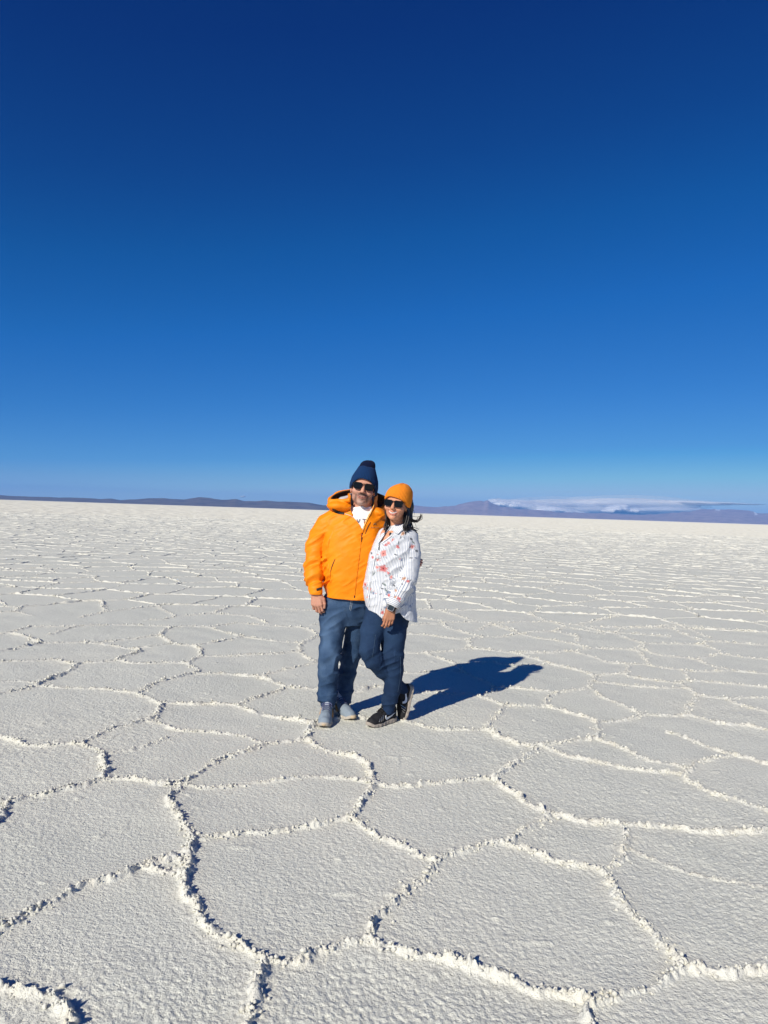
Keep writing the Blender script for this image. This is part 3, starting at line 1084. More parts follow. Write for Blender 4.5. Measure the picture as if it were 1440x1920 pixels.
def rot_frame(roll=0., yaw=0., pitch=0.):
    """columns: image right, towards the viewer, up; roll leans the top to the right, yaw turns the face right, pitch lifts it"""
    cy, sy = math.cos(yaw), math.sin(yaw)
    x, f, u = np.array((1., 0, 0)), np.array((0., -1, 0)), np.array((0., 0, 1))
    x, f = cy * x - sy * f, cy * f + sy * x
    cp, sp = math.cos(pitch), math.sin(pitch)
    f, u = cp * f + sp * u, cp * u - sp * f
    c, s = math.cos(roll), math.sin(roll)
    x, u = c * x - s * u, c * u + s * x
    return np.stack([x, f, u], 1)

def tube(pts, rad, n=7, close=True):
    p = np.asarray(pts, float)
    rad = np.broadcast_to(np.asarray(rad, float), (len(p),))
    t = np.gradient(p, axis=0)
    t /= np.linalg.norm(t, axis=1, keepdims=True) + 1e-12
    up = np.array((0, 0, 1.)) if abs(t[0][2]) < .9 else np.array((1., 0, 0))
    V = []
    for q, d, r in zip(p, t, rad):
        a = np.cross(up, d); a /= np.linalg.norm(a) + 1e-12
        b = np.cross(d, a)
        up = b
        an = np.linspace(0, 2 * math.pi, n, endpoint=False)
        V.append(q + r * (np.cos(an)[:, None] * a + np.sin(an)[:, None] * b))
    V = np.concatenate(V)
    m = len(p)
    F = [(i * n + j, i * n + (j + 1) % n, (i + 1) * n + (j + 1) % n, (i + 1) * n + j) for i in range(m - 1) for j in range(n)]
    if close:
        F += [tuple(range(n))[::-1], tuple((m - 1) * n + j for j in range(n))]
    return V, F

def merge(items):
    VA, FA, off = [], [], 0
    for V, F in items:
        VA.append(np.asarray(V)); FA += [tuple(int(i) + off for i in f) for f in F]; off += len(V)
    return np.concatenate(VA), FA

def fix_normals(me):
    bm = bmesh.new()
    bm.from_mesh(me)
    bmesh.ops.recalc_face_normals(bm, faces=bm.faces)
    bm.to_mesh(me)
    bm.free()
    return me

def bvh_of(V, F):
    return BVHTree.FromPolygons([Vector(map(float, v)) for v in V], [tuple(map(int, f)) for f in F])

CAMP = Vector((0, 0, CAM_H))
def cast(bvh, px, py):
    a, b = ray(px, py)
    d = Vector((a, 1, b)).normalized()
    h = bvh.ray_cast(CAMP, d)
    return (None, d) if h[0] is None else (np.array(h[0]), np.array(d))

def patch(bvh, outline, lift=.004, thick=.006, step=1.3, inner=None):
    """a thin piece of cloth, tape or print lying on a surface: outline in pixels of the photograph, carried onto the surface"""
    o = np.array(outline, float)
    pts = []
    for a, b in zip(o, np.roll(o, -1, 0)):
        m = max(1, int(np.linalg.norm(b - a) / step))
        pts += [a + (b - a) * t for t in np.arange(m) / m]
    nb = len(pts)
    x0, y0 = o.min(0); x1, y1 = o.max(0)
    for y in np.arange(y0 + step * .5, y1, step):
        for x in np.arange(x0 + step * .5, x1, step):
            pts.append(np.array((x, y)))
    vs, es, fs, _, _, _ = delaunay_2d_cdt([Vector(map(float, p)) for p in pts], [(i, (i + 1) % nb) for i in range(nb)], [], 1, 1e-5)
    P3, dirs, ok = [], [], []
    for v in vs:
        p, d = cast(bvh, v[0], v[1])
        ok.append(p is not None)
        P3.append(p if p is not None else np.zeros(3)); dirs.append(np.array(d))
    P3, dirs, ok = np.array(P3), np.array(dirs), np.array(ok)
    if not ok.any():
        return None
    if not ok.all():                                           # carry the nearest depth over a gap
        good = np.nonzero(ok)[0]
        vv = np.array([tuple(v) for v in vs])
        for i in np.nonzero(~ok)[0]:
            j = good[np.argmin(((vv[good] - vv[i]) ** 2).sum(1))]
            P3[i] = np.array(CAMP) + dirs[i] * (P3[j][1] / dirs[i][1])
    front, back = P3 - dirs * lift, P3 - dirs * (lift - thick)
    n = len(vs)
    F = [tuple(f) for f in fs] + [tuple(i + n for i in reversed(f)) for f in fs]
    cnt_ = {}
    for f in fs:
        for i in range(len(f)):
            e = (f[i], f[(i + 1) % len(f)])
            cnt_[e] = 1
    for (a, b) in list(cnt_):
        if (b, a) not in cnt_:
            F.append((b, a, a + n, b + n))
    return np.concatenate([front, back]), F

def stroke(pts, w):
    """outline of a line of pixels with a width (number or list)"""
    p = np.array(pts, float)
    t = np.gradient(p, axis=0)
    t /= np.linalg.norm(t, axis=1, keepdims=True) + 1e-9
    nrm = np.stack([-t[:, 1], t[:, 0]], 1)
    w = np.broadcast_to(np.asarray(w, float), (len(p),))[:, None] / 2
    return np.concatenate([p + nrm * w, (p - nrm * w)[::-1]])

class Person:
    def __init__(self, base):
        self.base = np.array(base, float)
        self.o = None
    def body(self, name, V, F, mat, col=None):
        me = mesh_from(name, V - self.base, F)
        if col is not None:
            attr(me, 'tone', col)
        self.o = obj(name, me, mat, None, tuple(self.base))
        return self.o
    def part(self, name, V, F, mat, parent=None, smooth=True, fix=True, attrs=None):
        me = mesh_from(name, np.asarray(V, float) - self.base, F, smooth=smooth)
        if fix:
            fix_normals(me)
        for k, v in (attrs or {}).items():
            attr(me, k, v)
        return obj(name, me, mat, parent or self.o)

def fabric(name, color, color2=None, rough=.85, weave=900, wrinkle=.25, sheen=.0, spec=.2, big=7):
    M = Mat(name, color, rough, spec, sheen=sheen)
    co = M.coord('Object')
    c2 = color2 or tuple(min(1, v * 1.18) for v in color)
    M.base(M.mix(M.ramp(M.noise(big, co, 4, .6), [(.35, (0, 0, 0)), (.68, (1, 1, 1))]), color, c2))
    n1 = M.bump(M.noise(weave, co, 1), .18, .0008)
    M.bump(M.noise(26, co, 3), wrinkle, .006, n1)
    return M.m

def plain(name, color, rough=.6, spec=.4, metal=0.):
    M = Mat(name, color, rough, spec, metal)
    M.bump(M.noise(300, M.coord('Object'), 2), .06, .001)
    return M.m

def skin_material(name):
    M = Mat(name, (.5, .25, .16), .52, .35)
    t = M.attr('tone').outputs['Color']
    mott = M.ramp(M.noise(60, M.coord('Object'), 3), [(.3, (.90, .87, .86)), (.7, (1.06, 1.05, 1.04))])
    M.base(M.mix(1.0, t, mott, 'MULTIPLY'))
    M.b.inputs['Subsurface Weight'].default_value = .08
    M.b.inputs['Subsurface Radius'].default_value = (.012, .004, .002)
    M.b.inputs['Subsurface Scale'].default_value = .5
    M.bump(M.noise(220, M.coord('Object'), 2), .10, .0015)
    return M.m

def head(v, c, R, s, wide=1.0, male=True, neck=None):
    """a head with brow, nose, cheeks, lips, chin and ears round an origin at eye level"""
    L = lambda x, y, z: np.asarray(c) + R @ (np.array((x * wide, y, z)) * s)
    E = lambda p, r, k: v.add(ell(L(*p), np.array(r) * s * np.array((wide, 1, 1)), R), k)
    E((0, -.012, .035), (.076, .094, .088), .01)
    E((0, .020, -.040), (.064, .070, .074), .02)
    E((0, .030, -.078), (.058 if male else .043, .053, .041), .02)
    for sx in (-1, 1):
        E((sx * .036, .062, -.036), (.026, .024, .022), .018)
        E((sx * .072, -.010, -.022), (.010, .020, .030), .006)
        v.cut(ell(L(sx * .031, .098, .002), np.array((.020, .012, .011)) * s, R), .012)
        E((sx * .031, .077, .001), (.0125, .0125, .0125), .003)
    E((0, .078, .020), (.050, .016, .011), .014)
    v.add(rcone(L(0, .084, .008), L(0, .112, -.036), .0075 * s, .0125 * s), .012)
    for sx in (-1, 1):
        v.add(rcone(L(sx * .010, .098, -.040), L(sx * .012, .090, -.041), .0085 * s, .007 * s), .006)
    E((0, .074, -.104), (.022, .020, .017), .016)
    for sx in (-1, 1):
        E((sx * .041, .063, -.038), (.022, .021, .016), .014)                     # cheeks raised by the smile
        v.cut(rcone(L(sx * .021, .100, -.046), L(sx * .043, .078, -.064), .0020 * s, .0026 * s), .006)
    wd_ = .032
    up = [(-wd_, .077, -.0555), (-.016, .0935, -.0645), (0, .0970, -.0665), (.016, .0935, -.0645), (wd_, .077, -.0555)]
    lo = [(-wd_, .077, -.0560), (-.016, .0900, -.0780), (0, .0925, -.0825), (.016, .0900, -.0780), (wd_, .077, -.0560)]
    if male:                                                                        # closed lips
        up = [(x, y, z - .0015) for x, y, z in up]
        lo = [(x, y - .001, z + .0045) for x, y, z in lo]
    for line, r in ((up, .0042), (lo, .0050)):
        for a, b in zip(line[:-1], line[1:]):
            v.add(rcone(L(*a), L(*b), r * s, r * s), .005)
    return L

def hand(v, wr, down, side, back, s, curl=(.35, .75, .6), spread=.06, thumb=(.35, .2)):
    """a hand from the wrist: palm of four bones, four unequal curled fingers, a thumb off the side of the palm"""
    d, n = np.array(down, float), np.array(back, float)
    d /= np.linalg.norm(d)
    n -= d * n.dot(d); n /= np.linalg.norm(n)
    sd_ = np.array(side, float); sd_ -= d * sd_.dot(d) + n * sd_.dot(n); sd_ /= np.linalg.norm(sd_)
    w = np.array(wr, float)
    off = (.031, .0105, -.0105, -.030)
    klen = (.088, .092, .087, .078)
    seg = ((.043, .026, .021), (.047, .030, .022), (.044, .028, .022), (.035, .021, .019))
    tips = []
    for i in range(4):
        kn = w + s * (d * klen[i] + sd_ * off[i])
        v.add(rcone(w + s * sd_ * off[i] * .62, kn, .0165 * s, .0125 * s), .010 * s)
        p, ang = kn, 0.
        r = (.0098, .0100, .0096, .0086)[i] * s
        for j in range(3):
            ang += curl[j] * (1 + .06 * (i - 1.5))
            dd = d * math.cos(ang) - n * math.sin(ang) + sd_ * spread * (1.5 - i) * .5
            dd /= np.linalg.norm(dd)
            q = p + dd * seg[i][j] * s
            v.add(rcone(p, q, r, r * .9), .0035 * s)
            p, r = q, r * .92
        tips.append(p)
    b0 = w + s * (d * .020 + sd_ * .026 - n * .004)
    b1 = w + s * (d * .052 + sd_ * (.026 + .030 * (.5 + thumb[0])) - n * .010)
    b2 = w + s * (d * .084 + sd_ * (.030 + .032 * (.5 + thumb[0])) - n * (.012 + .02 * thumb[1]))
    b3 = w + s * (d * .110 + sd_ * (.026 + .030 * (.5 + thumb[0])) - n * (.016 + .04 * thumb[1]))
    v.add(rcone(b0, b1, .0165 * s, .0135 * s), .012 * s)
    v.add(rcone(b1, b2, .0125 * s, .0108 * s), .004 * s)
    v.add(rcone(b2, b3, .0108 * s, .0088 * s), .003 * s)
    return tips, b3

def shoe_field(L, h=.003, chunky=1.0):
    """local shoe: heel at x=0, toe at x=L, sole on z=0"""
    v = Vol((-.03, -.075, -.012), (L + .03, .075, .165), h)
    k = L / .30
    prof = [(.036, .033), (.075, .031), (.115, .032), (.16, .039), (.205, .0455), (.25, .041), (.268, .034)]
    v.add(rcone((.040 * k, 0, .040), (.058 * k, 0, .098), .036, .041), .01)
    v.add(rcone((.058 * k, 0, .080), (.13 * k, 0, .066), .039, .036), .02)
    v.add(rcone((.13 * k, 0, .058), (.20 * k, 0, .040), .038, .039), .02)
    v.add(rcone((.20 * k, .002, .036), (.255 * k, .004, .030), .040, .035), .02)
    v.add(ell((.215 * k, .003, .024), (.078 * k, .046, .030)), .015)
    return v, prof, k

# ------------------------------------------------------------------ materials of the two people
JACKET = fabric('orange_shell', (.84, .225, .003), (.90, .265, .004), .55, 700, .35, spec=.22)
LINING = fabric('brown_lining', (.085, .042, .026), None, .8)
GREYLIN = fabric('grey_lining', (.42, .41, .41), None, .8)
TEE = fabric('white_cotton', (.80, .80, .79), None, .9, 900, .3)
def denim(name, a, b, c):
    M = Mat(name, a, .85, .15)
    co = M.coord('Object')
    f = M.ramp(M.noise(5.5, co, 5, .65), [(.36, a), (.52, b), (.68, c)])
    tw = M.ramp(M.noise(420, co, 1), [(.3, (.82, .82, .82)), (.7, (1.15, 1.15, 1.15))])
    f = M.mix(1.0, f, tw, 'MULTIPLY')
    w = M.attr('wear').outputs['Fac']
    M.base(M.mix(w, f, tuple(min(1, v * 1.35) for v in c)))
    n1 = M.bump(M.noise(700, co, 1), .2, .001)
    M.bump(M.noise(34, co, 3), .35, .006, n1)
    return M.m
JEANS_M = denim('washed_denim', (.016, .038, .086), (.032, .066, .132), (.068, .116, .195))
JEANS_W = denim('dark_denim', (.010, .024, .060), (.015, .035, .080), (.023, .050, .104))
def knit(name, a, n=220):
    M = Mat(name, a, .95, .1, sheen=.05)
    co = M.coord('Object')
    M.base(M.mix(M.noise(n, co, 2), tuple(v * .72 for v in a), tuple(min(1, v * 1.25) for v in a)))
    M.bump(M.noise(n, co, 2), .5, .003)
    return M.m
NAVY = knit('navy_knit', (.007, .030, .095))
NAVYD = knit('dark_navy_knit', (.004, .008, .030))
ORANGE = knit('mustard_knit', (.80, .235, .018))
SKIN_M, SKIN_W = skin_material('skin_of_man'), skin_material('skin_of_woman')
LENS = plain('dark_lens', (.006, .006, .007), .10, .22)
FRAME = plain('black_frame', (.006, .006, .006), .25, .3)
BLACK = plain('black_rubber', (.018, .018, .018), .7)
METAL = plain('grey_metal', (.45, .45, .46), .3, .5, .9)
HAIR = plain('black_hair', (.009, .007, .006), .42, .45)
WHITE = plain('white_trim', (.82, .82, .82), .6)
TEETH = plain('teeth', (.66, .62, .56), .4, .3)
GREYINK = plain('grey_print', (.14, .14, .15), .8)
LOGOINK = plain('bronze_print', (.50, .24, .07), .5)
def shirt_material():
    M = Mat('printed_shirt', (.80, .80, .80), .85, .15)
    co = M.coord('Object')
    u = M.attr('stripe').outputs['Fac']
    ph = M.math('FRACT', M.math('MULTIPLY', u, 1 / .0108))
    st = M.ramp(ph, [(.0, (1, 1, 1)), (.20, (1, 1, 1)), (.30, (0, 0, 0)), (.92, (0, 0, 0)), (1.0, (1, 1, 1))])
    c = M.mix(st, (.74, .74, .735), (.22, .265, .36))
    t = M.attr('tone')
    c = M.mix(t.outputs['Alpha'], c, t.outputs['Color'])
    M.base(c)
    n1 = M.bump(M.noise(900, co, 1), .12, .0008)
    M.bump(M.noise(30, co, 3), .3, .005, n1)
    return M.m
SHIRT = shirt_material()

def folds(seed, fx, fy, fz, amp, sharp=True):
    def f(x, y, z):
        n = vnoise(x * fx[0] + y * fx[1] + z * fx[2], x * fy[0] + y * fy[1] + z * fy[2], x * fz[0] + y * fz[1] + z * fz[2], seed=seed)
        return amp * ((1 - 2 * np.abs(n)) if sharp else n)
    return f

def limb_folds(a, b, seed, along, amp, lo=0., hi=1.):
    """creases that run across a limb between two joints"""
    a, b = np.asarray(a), np.asarray(b)
    d = b - a
    l2 = d @ d
    L_ = math.sqrt(l2)
    def f(x, y, z):
        t = ((x - a[0]) * d[0] + (y - a[1]) * d[1] + (z - a[2]) * d[2]) / l2
        rx, ry, rz = x - a[0] - t * d[0], y - a[1] - t * d[1], z - a[2] - t * d[2]
        near = (np.sqrt(rx * rx + ry * ry + rz * rz) < .13) & (t > lo - .1) & (t < hi + .1)
        w = np.clip((t - lo) / .12, 0, 1) * np.clip((hi - t) / .12, 0, 1) * near
        n = vnoise(t * L_ * along + rx * 9 - ry * 7, rx * 8 + 3.1, ry * 8, seed=seed)
        return amp * w * (1 - 2.2 * np.abs(n))
    return f

def swoosh(o, ux, uy, s):
    """pixels of a curved tick: o corner, ux along, uy across"""
    o, ux, uy = np.array(o, float), np.array(ux, float), np.array(uy, float)
    pts = [(0, .16), (.06, .36), (.16, .46), (.28, .44), (1.0, 0.0), (.34, .24), (.24, .26), (.17, .20), (.15, .05), (.17, -.14), (.07, -.02)]
    return [o + (a * ux + b * uy) * s for a, b in pts]

# ================================================================== the man
YM = 5.03
def m(px, py, d=0.): return P(px, py, YM + d)
KM = YM / FPX
man = Person((*G(632, 1352), 0.0))
HC, HS, HR = m(682.0, 912.5, -.02), 1.09, rot_frame(math.radians(8.5), math.radians(1), math.radians(1))

v = Vol((-.66, 4.68, -.01), (.40, 5.46, 1.86), .0037)
L = head(v, HC, HR, HS, 1.03, True)
v.add(rcone(m(681, 940, .01), m(678, 966, .03), .066, .074), .02)
v.add(loft([(m(668, 1150)[2], m(657, 1150)[0], YM + .02, 32 * KM, .070), (m(668, 1085)[2], m(660, 1085)[0], YM + .02, 37 * KM, .09),
            (m(668, 1030)[2], m(662, 1030)[0], YM + .02, 43 * KM, .105), (m(668, 985)[2], m(668, 985)[0], YM + .02, 42 * KM, .09),
            (m(668, 966)[2], m(676, 966)[0], YM + .03, 24 * KM, .06)]), .02)
SH, EL, WR = m(609, 985, .03), m(589, 1056, .0), m(592.5, 1111, -.075)
chain(v, [(SH, .05), (EL, .042), (WR, .030)], .02)
hand(v, WR, m(595.0, 1150, -.105) - WR, (1, -.25, 0), (-.25, -1, .05), 1.0, (.45, .95, .7), .05, (.2, .1))
SH2, EL2, WR2 = m(712, 990, .05), m(728, 1068, .14), m(774, 1051, .075)
chain(v, [(SH2, .05), (EL2, .042), (WR2, .028)], .02)
hand(v, m(773, 1051, .075), (.55, -.55, -.12), (0, 0, 1), (.75, .6, 0), .82, (.5, .6, .5), .05, (.1, .4))
for pts in ([(m(630, 1145, .03), .065), (m(621, 1228, -.01), .050), (m(614.5, 1318, .01), .034)],
            [(m(680, 1145, .07), .060), (m(657, 1236, .15), .048), (m(644, 1314, .18), .030)]):
    chain(v, pts, .02)
for a in ((m(614.5, 1318, 0), m(606, 1352, -.17)), (m(644, 1318, .16), m(658, 1336, .04))):
    v.add(rcone(a[0], a[1] + np.array((0, .03, -.004)), .026, .018), .012)
V, F = v.mesh()
q = (V - HC) @ HR / HS                                     # head-local
col = np.tile(np.array((.62, .315, .21), np.float32), (len(V), 1))
def put(mask, c, a=1.0):
    mask = np.clip(mask * a, 0, 1)[:, None].astype(np.float32)
    col[:] = col * (1 - mask) + np.array(c, np.float32) * mask
sm = lambda e0, e1, t: np.clip((t - e0) / (e1 - e0), 0, 1)
inh = (np.abs(q[:, 0]) < .1) & (q[:, 2] > -.16) & (q[:, 1] > -.12)
nz = vnoise(V[:, 0] * 260, V[:, 1] * 260, V[:, 2] * 260, seed=90)
beard = inh * sm(-.036, -.062, q[:, 2] + .25 * np.maximum(0, .05 - np.abs(q[:, 0])) - .012) * sm(.005, .045, q[:, 1]) * sm(-.150, -.128, q[:, 2])
put(beard, (.30, .21, .175), .46)
gray = inh * sm(-.094, -.108, q[:, 2]) * sm(.05, .03, np.abs(q[:, 0])) * sm(.01, .04, q[:, 1])
put(gray, (.44, .37, .33), .42)
gridm = np.exp(-(np.abs(q[:, 0]) / .033) ** 6) * np.exp(-(np.abs(q[:, 2] + .0545 + 2.0 * q[:, 0] ** 2) / .0095) ** 3) * inh * (q[:, 1] > .05)
put(gridm, (.045, .03, .027), .90)
gob = np.exp(-((np.abs(q[:, 0]) - .037) / .0075) ** 2) * sm(-.052, -.060, q[:, 2]) * sm(-.110, -.095, q[:, 2]) * inh * (q[:, 1] > .04)
put(gob, (.075, .05, .042), .75)
lips = np.exp(-((q[:, 0]) / .029) ** 6) * np.exp(-(np.abs(q[:, 2] + .0750 - 12 * q[:, 0] ** 2) / .0075) ** 4) * inh * (q[:, 1] > .06)
put(lips, (.46, .19, .165), .85)
mouthline = np.exp(-((q[:, 0]) / .033) ** 6) * np.exp(-((q[:, 2] + .0728 - 15 * q[:, 0] ** 2) / .0022) ** 2) * inh * (q[:, 1] > .05)
put(mouthline, (.10, .04, .035), .9)
under = np.exp(-((q[:, 0]) / .016) ** 4) * np.exp(-((q[:, 2] + .0900) / .006) ** 2) * inh * (q[:, 1] > .05)
put(under, (.10, .07, .06), .7)
hb = inh * (q[:, 2] > -.03) * (q[:, 2] < .03) * (q[:, 1] < .012) * (np.abs(q[:, 0]) < .076)
put(hb * 1.0, (.03, .022, .02), .8)
cheek = np.exp(-(((np.abs(q[:, 0]) - .036) / .02) ** 2 + ((q[:, 2] + .036) / .018) ** 2)) * inh * (q[:, 1] > .03)
put(cheek, (.68, .32, .23), .5)
hm_ = (V[:, 2] < m(668, 1100)[2]) & (V[:, 0] < m(640, 1120)[0]) & (V[:, 2] > m(668, 1160)[2])
put(hm_ * 1.0, (.52, .255, .17), 1)
man.body('person', V, F, SKIN_M, col)
tag(man.o, 'taller person in an orange rain jacket and navy beanie, smiling in dark sunglasses', 'person', 'couple standing together on the salt')

# --- t-shirt
v = Vol((-.40, 4.80, 1.05), (.12, 5.22, 1.56), .0045)
tsec = [(m(668, 1080)[2], m(661, 1080)[0], YM + .01, 44 * KM, .115), (m(668, 1030)[2], m(662, 1030)[0], YM + .01, 46 * KM, .117),
        (m(668, 995)[2], m(670, 995)[0], YM + .01, 38 * KM, .108), (m(668, 972)[2], m(676, 972)[0], YM + .015, 31 * KM, .098),
        (m(668, 958)[2], m(679, 958)[0], YM + .02, 24 * KM, .086), (m(668, 950)[2], m(679, 950)[0], YM + .025, 21 * KM, .080)]
v.add(loft(tsec))
v.disp(folds(3, (14, 0, 10), (0, 9, 0), (-10, 0, 14), .006))
TV, TF = v.mesh()
tee = man.part('t_shirt', TV, TF, TEE, fix=False)
tb = bvh_of(TV, TF)
nk = []
for an in np.linspace(0, 2 * math.pi, 36, endpoint=False):
    nk.append(m(679.5, 951.5 + 4.0 * math.cos(an - math.pi) * -1, .022) + np.array((.079 * math.sin(an), -.080 * math.cos(an), 0)))
nk.append(nk[0])
Vn, Fn = tube(nk, .006, 6, False)
man.part('neckband', Vn, Fn, TEE, tee)
def letter(ch, px, py, h_px, bvh, person, mat, parent, tilt=0.):
    """a printed letter set flat on the chest"""
    cu = bpy.data.curves.new('letter', 'FONT')
    cu.body = ch
    cu.size = 1.0
    cu.extrude = .02
    tmp = bpy.data.objects.new('letter', cu)
    COL.objects.link(tmp)
    dg = bpy.context.evaluated_depsgraph_get()
    me0 = tmp.evaluated_get(dg).to_mesh()
    V0 = np.array([tuple(x.co) for x in me0.vertices]); F0 = [tuple(f.vertices) for f in me0.polygons]
    tmp.evaluated_get(dg).to_mesh_clear()
    bpy.data.objects.remove(tmp); bpy.data.curves.remove(cu)
    V0[:, 0] -= (V0[:, 0].min() + V0[:, 0].max()) / 2
    c, s = math.cos(tilt), math.sin(tilt)
    hgt_ = V0[:, 1].max()
    out = []
    for x, y, z in V0:
        a, b = x / hgt_ * h_px, y / hgt_ * h_px
        p, d = cast(bvh, px + a * c + b * s, py - b * c + a * s)
        if p is None:
            p = np.array(CAMP) + np.array(d) * ((YM - .12) / d[1])
        out.append(p - np.array(d) * (.0035 + z * .02))
    person.part('printed_letter', np.array(out), F0, mat, parent, smooth=False)
letter('V', 671.5, 981.0, 8.0, tb, man, GREYINK, tee, .05)
letter('T', 682.5, 981.5, 8.5, tb, man, GREYINK, tee, .05)

# --- jacket
v = Vol((-.66, 4.74, .80), (.40, 5.40, 1.66), .0042)
jz = lambda py: m(668, py)[2]
jx = lambda px, py=1040: m(px, py)[0]
v.add(loft([(jz(1130), jx(659.5, 1130), YM + .02, 49.5 * KM, .145), (jz(1110), jx(660, 1110), YM + .02, 50.5 * KM, .150), (jz(1085), jx(660, 1085), YM + .015, 51 * KM, .155),
            (jz(1040), jx(660, 1040), YM + .015, 53.5 * KM, .155), (jz(1005), jx(662, 1005), YM + .02, 54 * KM, .142),
            (jz(985), jx(664, 985), YM + .025, 54 * KM, .128), (jz(968), jx(668, 968), YM + .03, 47 * KM, .112),
            (jz(956), jx(673, 956), YM + .035, 33 * KM, .100), (jz(950), jx(676, 950), YM + .035, 25 * KM, .095)], 2.35))
SHj = m(611, 984, .025)
chain(v, [(m(633, 972, .03), .075), (SHj, .073), (m(592, 1020, .025), .066), (m(588.5, 1058, .0), .063), (m(590, 1088, -.04), .060), (m(592, 1104, -.066), .049), (m(592.8, 1110, -.073), .046)], .004, .03)
chain(v, [(m(700, 975, .04), .075), (m(714, 992, .05), .070), (m(722, 1030, .10), .064), (m(729, 1066, .14), .060), (m(755, 1058, .12), .052), (m(771, 1052, .085), .042)], .01, .03)
# collar, opened left flap and the bunched hood base
v.add(ell(m(637, 949, -.030), (.088, .072, .036), rot_frame(math.radians(3))), .012)
v.add(rcone(m(619, 939.5, -.03), m(655, 938, -.075), .013, .013), .012)
v.add(ell(m(712, 962, .01), (.050, .070, .032), rot_frame(math.radians(20))), .02)
def ring(cx, cyd, rx, ry, z0, z1f, z1b, th, yc=YM):
    def f(x, y, z):
        qx, qy = x - cx, y - (yc + cyd)
        k0 = np.sqrt((qx / rx) ** 2 + (qy / ry) ** 2)
        d = (k0 - 1) * min(rx, ry)
        top = z1f + (z1b - z1f) * np.clip((qy / ry + 1) / 2, 0, 1)
        return np.maximum(np.maximum(np.abs(d) - th, z - top), z0 - z)
    return f, np.array((cx - rx - .03, yc + cyd - ry - .03, z0)), np.array((cx + rx + .03, yc + cyd + ry + .03, max(z1f, z1b)))
v.add(ring(jx(679.5, 945), .03, 25.5 * KM, .112, jz(972), jz(933), jz(922), .006), .010)
v.cut((lambda x, y, z: np.maximum((np.sqrt(((x - jx(679.5, 945)) / (24 * KM)) ** 2 + ((y - YM - .03) / .104) ** 2) - 1) * .09, jz(962) - z),
       np.array((-.40, 4.8, jz(965))), np.array((.1, 5.3, jz(905)))), .004)
zr = [jz(p) for p in (996, 990, 982, 973, 962, 950, 940, 925, 900)]
xl = [jx(p, 960) * 1 for p in (681, 679.5, 674, 667.5, 660, 657.5, 656.5, 656, 656)]
xr_ = [jx(p, 960) * 1 for p in (681.2, 682.5, 685, 689, 694.5, 699.5, 702, 703, 703)]
v.cut((lambda x, y, z: np.maximum(np.maximum(np.interp(z, zr, xl) - x, x - np.interp(z, zr, xr_)), y - (YM - .005)),
       np.array((-.42, 4.7, jz(997))), np.array((.1, YM + .02, jz(905)))), .004)
v.cut(rcone(m(617, 1002, -.10), m(608.5, 1060, -.075), .003, .010), .014)
v.cut(rcone(m(608.5, 1060, -.075), m(607.5, 1116, -.06), .010, .020), .018)
v.cut(rcone(m(608.5, 1070, -.03), m(607.5, 1116, -.03), .008, .018), .018)
v.disp(folds(11, (5, 0, 5), (0, 5, 0), (-13, 0, 17), .0036))
v.disp(folds(12, (10, 3, 9), (2, 9, 0), (-19, 0, 30), .0026))
v.disp(limb_folds(m(588.5, 1045, .008), m(592, 1106, -.068), 13, 26, .0125, .05, .93))
v.disp(limb_folds(SHj, m(588.5, 1058, .0), 14, 15, .0085, .1, 1.0))
v.clip(lambda x, y, z: np.where(x > -99, (jz(1121.5) - .035 * (x - jx(660)) - z), 0) * ((x > jx(610.5, 1120)) | (z > jz(1114))) + -1e-3 * 0)
JV, JF = v.mesh()
q = (JV - np.array((jx(679.5, 945), YM + .03, 0))) / np.array((25.5 * KM, .112, 1))
lin = (np.hypot(q[:, 0], q[:, 1]) < 1.0) & (JV[:, 2] > jz(958))
mi = lin[JF].all(1)
me = mesh_from('jacket', JV - man.base, JF)
jacket = obj('jacket', me, [JACKET, GREYLIN], man.o)
me.polygons.foreach_set('material_index', mi.astype(np.int32))
jb = bvh_of(JV, JF)
# hood: an open bowl thrown back behind the neck
v = Vol((-.46, 4.92, 1.36), (.18, 5.44, 1.68), .004)
hc, hr = m(671, 943, .13), np.array((.205, .135, .135))
zl, zb = jz(935), jz(913)
def hood(x, y, z):
    qx, qy, qz = (x - hc[0]) / hr[0], (y - hc[1]) / hr[1], (z - hc[2]) / hr[2]
    k = np.sqrt(qx * qx + qy * qy + qz * qz)
    d = np.abs((k - 1) * .13) - .0055
    cut = z - np.minimum(zl + .80 * (y - (YM + .13)), zb)
    return np.maximum(np.maximum(d, cut), hc[2] - .09 - z)
v.add((hood, hc - hr - .02, hc + hr + .02))
v.disp(folds(17, (11, 4, 6), (3, 12, 0), (0, 4, 15), .005))
HV, HF = v.mesh()
k = np.sqrt((((HV - hc) / hr) ** 2).sum(1))
ins = (k < 1.0)
me = mesh_from('hood', HV - man.base, HF)
hood_o = obj('hood', me, [JACKET, LINING], jacket)
me.polygons.foreach_set('material_index', ins[HF].all(1).astype(np.int32))
v = Vol((-.40, 4.92, 1.48), (-.1, 5.2, 1.66), .004)
v.add(ell(m(643, 936, .05), (.052, .040, .019), rot_frame(math.radians(-24))), 0)
v.disp(folds(19, (20, 0, 10), (0, 10, 0), (0, 0, 22), .004))
Vg, Fg = v.mesh()
man.part('lining', Vg, Fg, GREYLIN, jacket, fix=False)
def jpatch(name, outline, mat, lift=.004, thick=.006, parent=None):
    r = patch(jb, outline, lift, thick)
    if r:
        return man.part(name, r[0], r[1], mat, parent or jacket)
jpatch('velcro_tab', [(623.0, 953.5), (634, 958.0), (645.5, 961.5), (644.5, 964.8), (632, 962.8), (622.8, 957.2)], BLACK, .006)
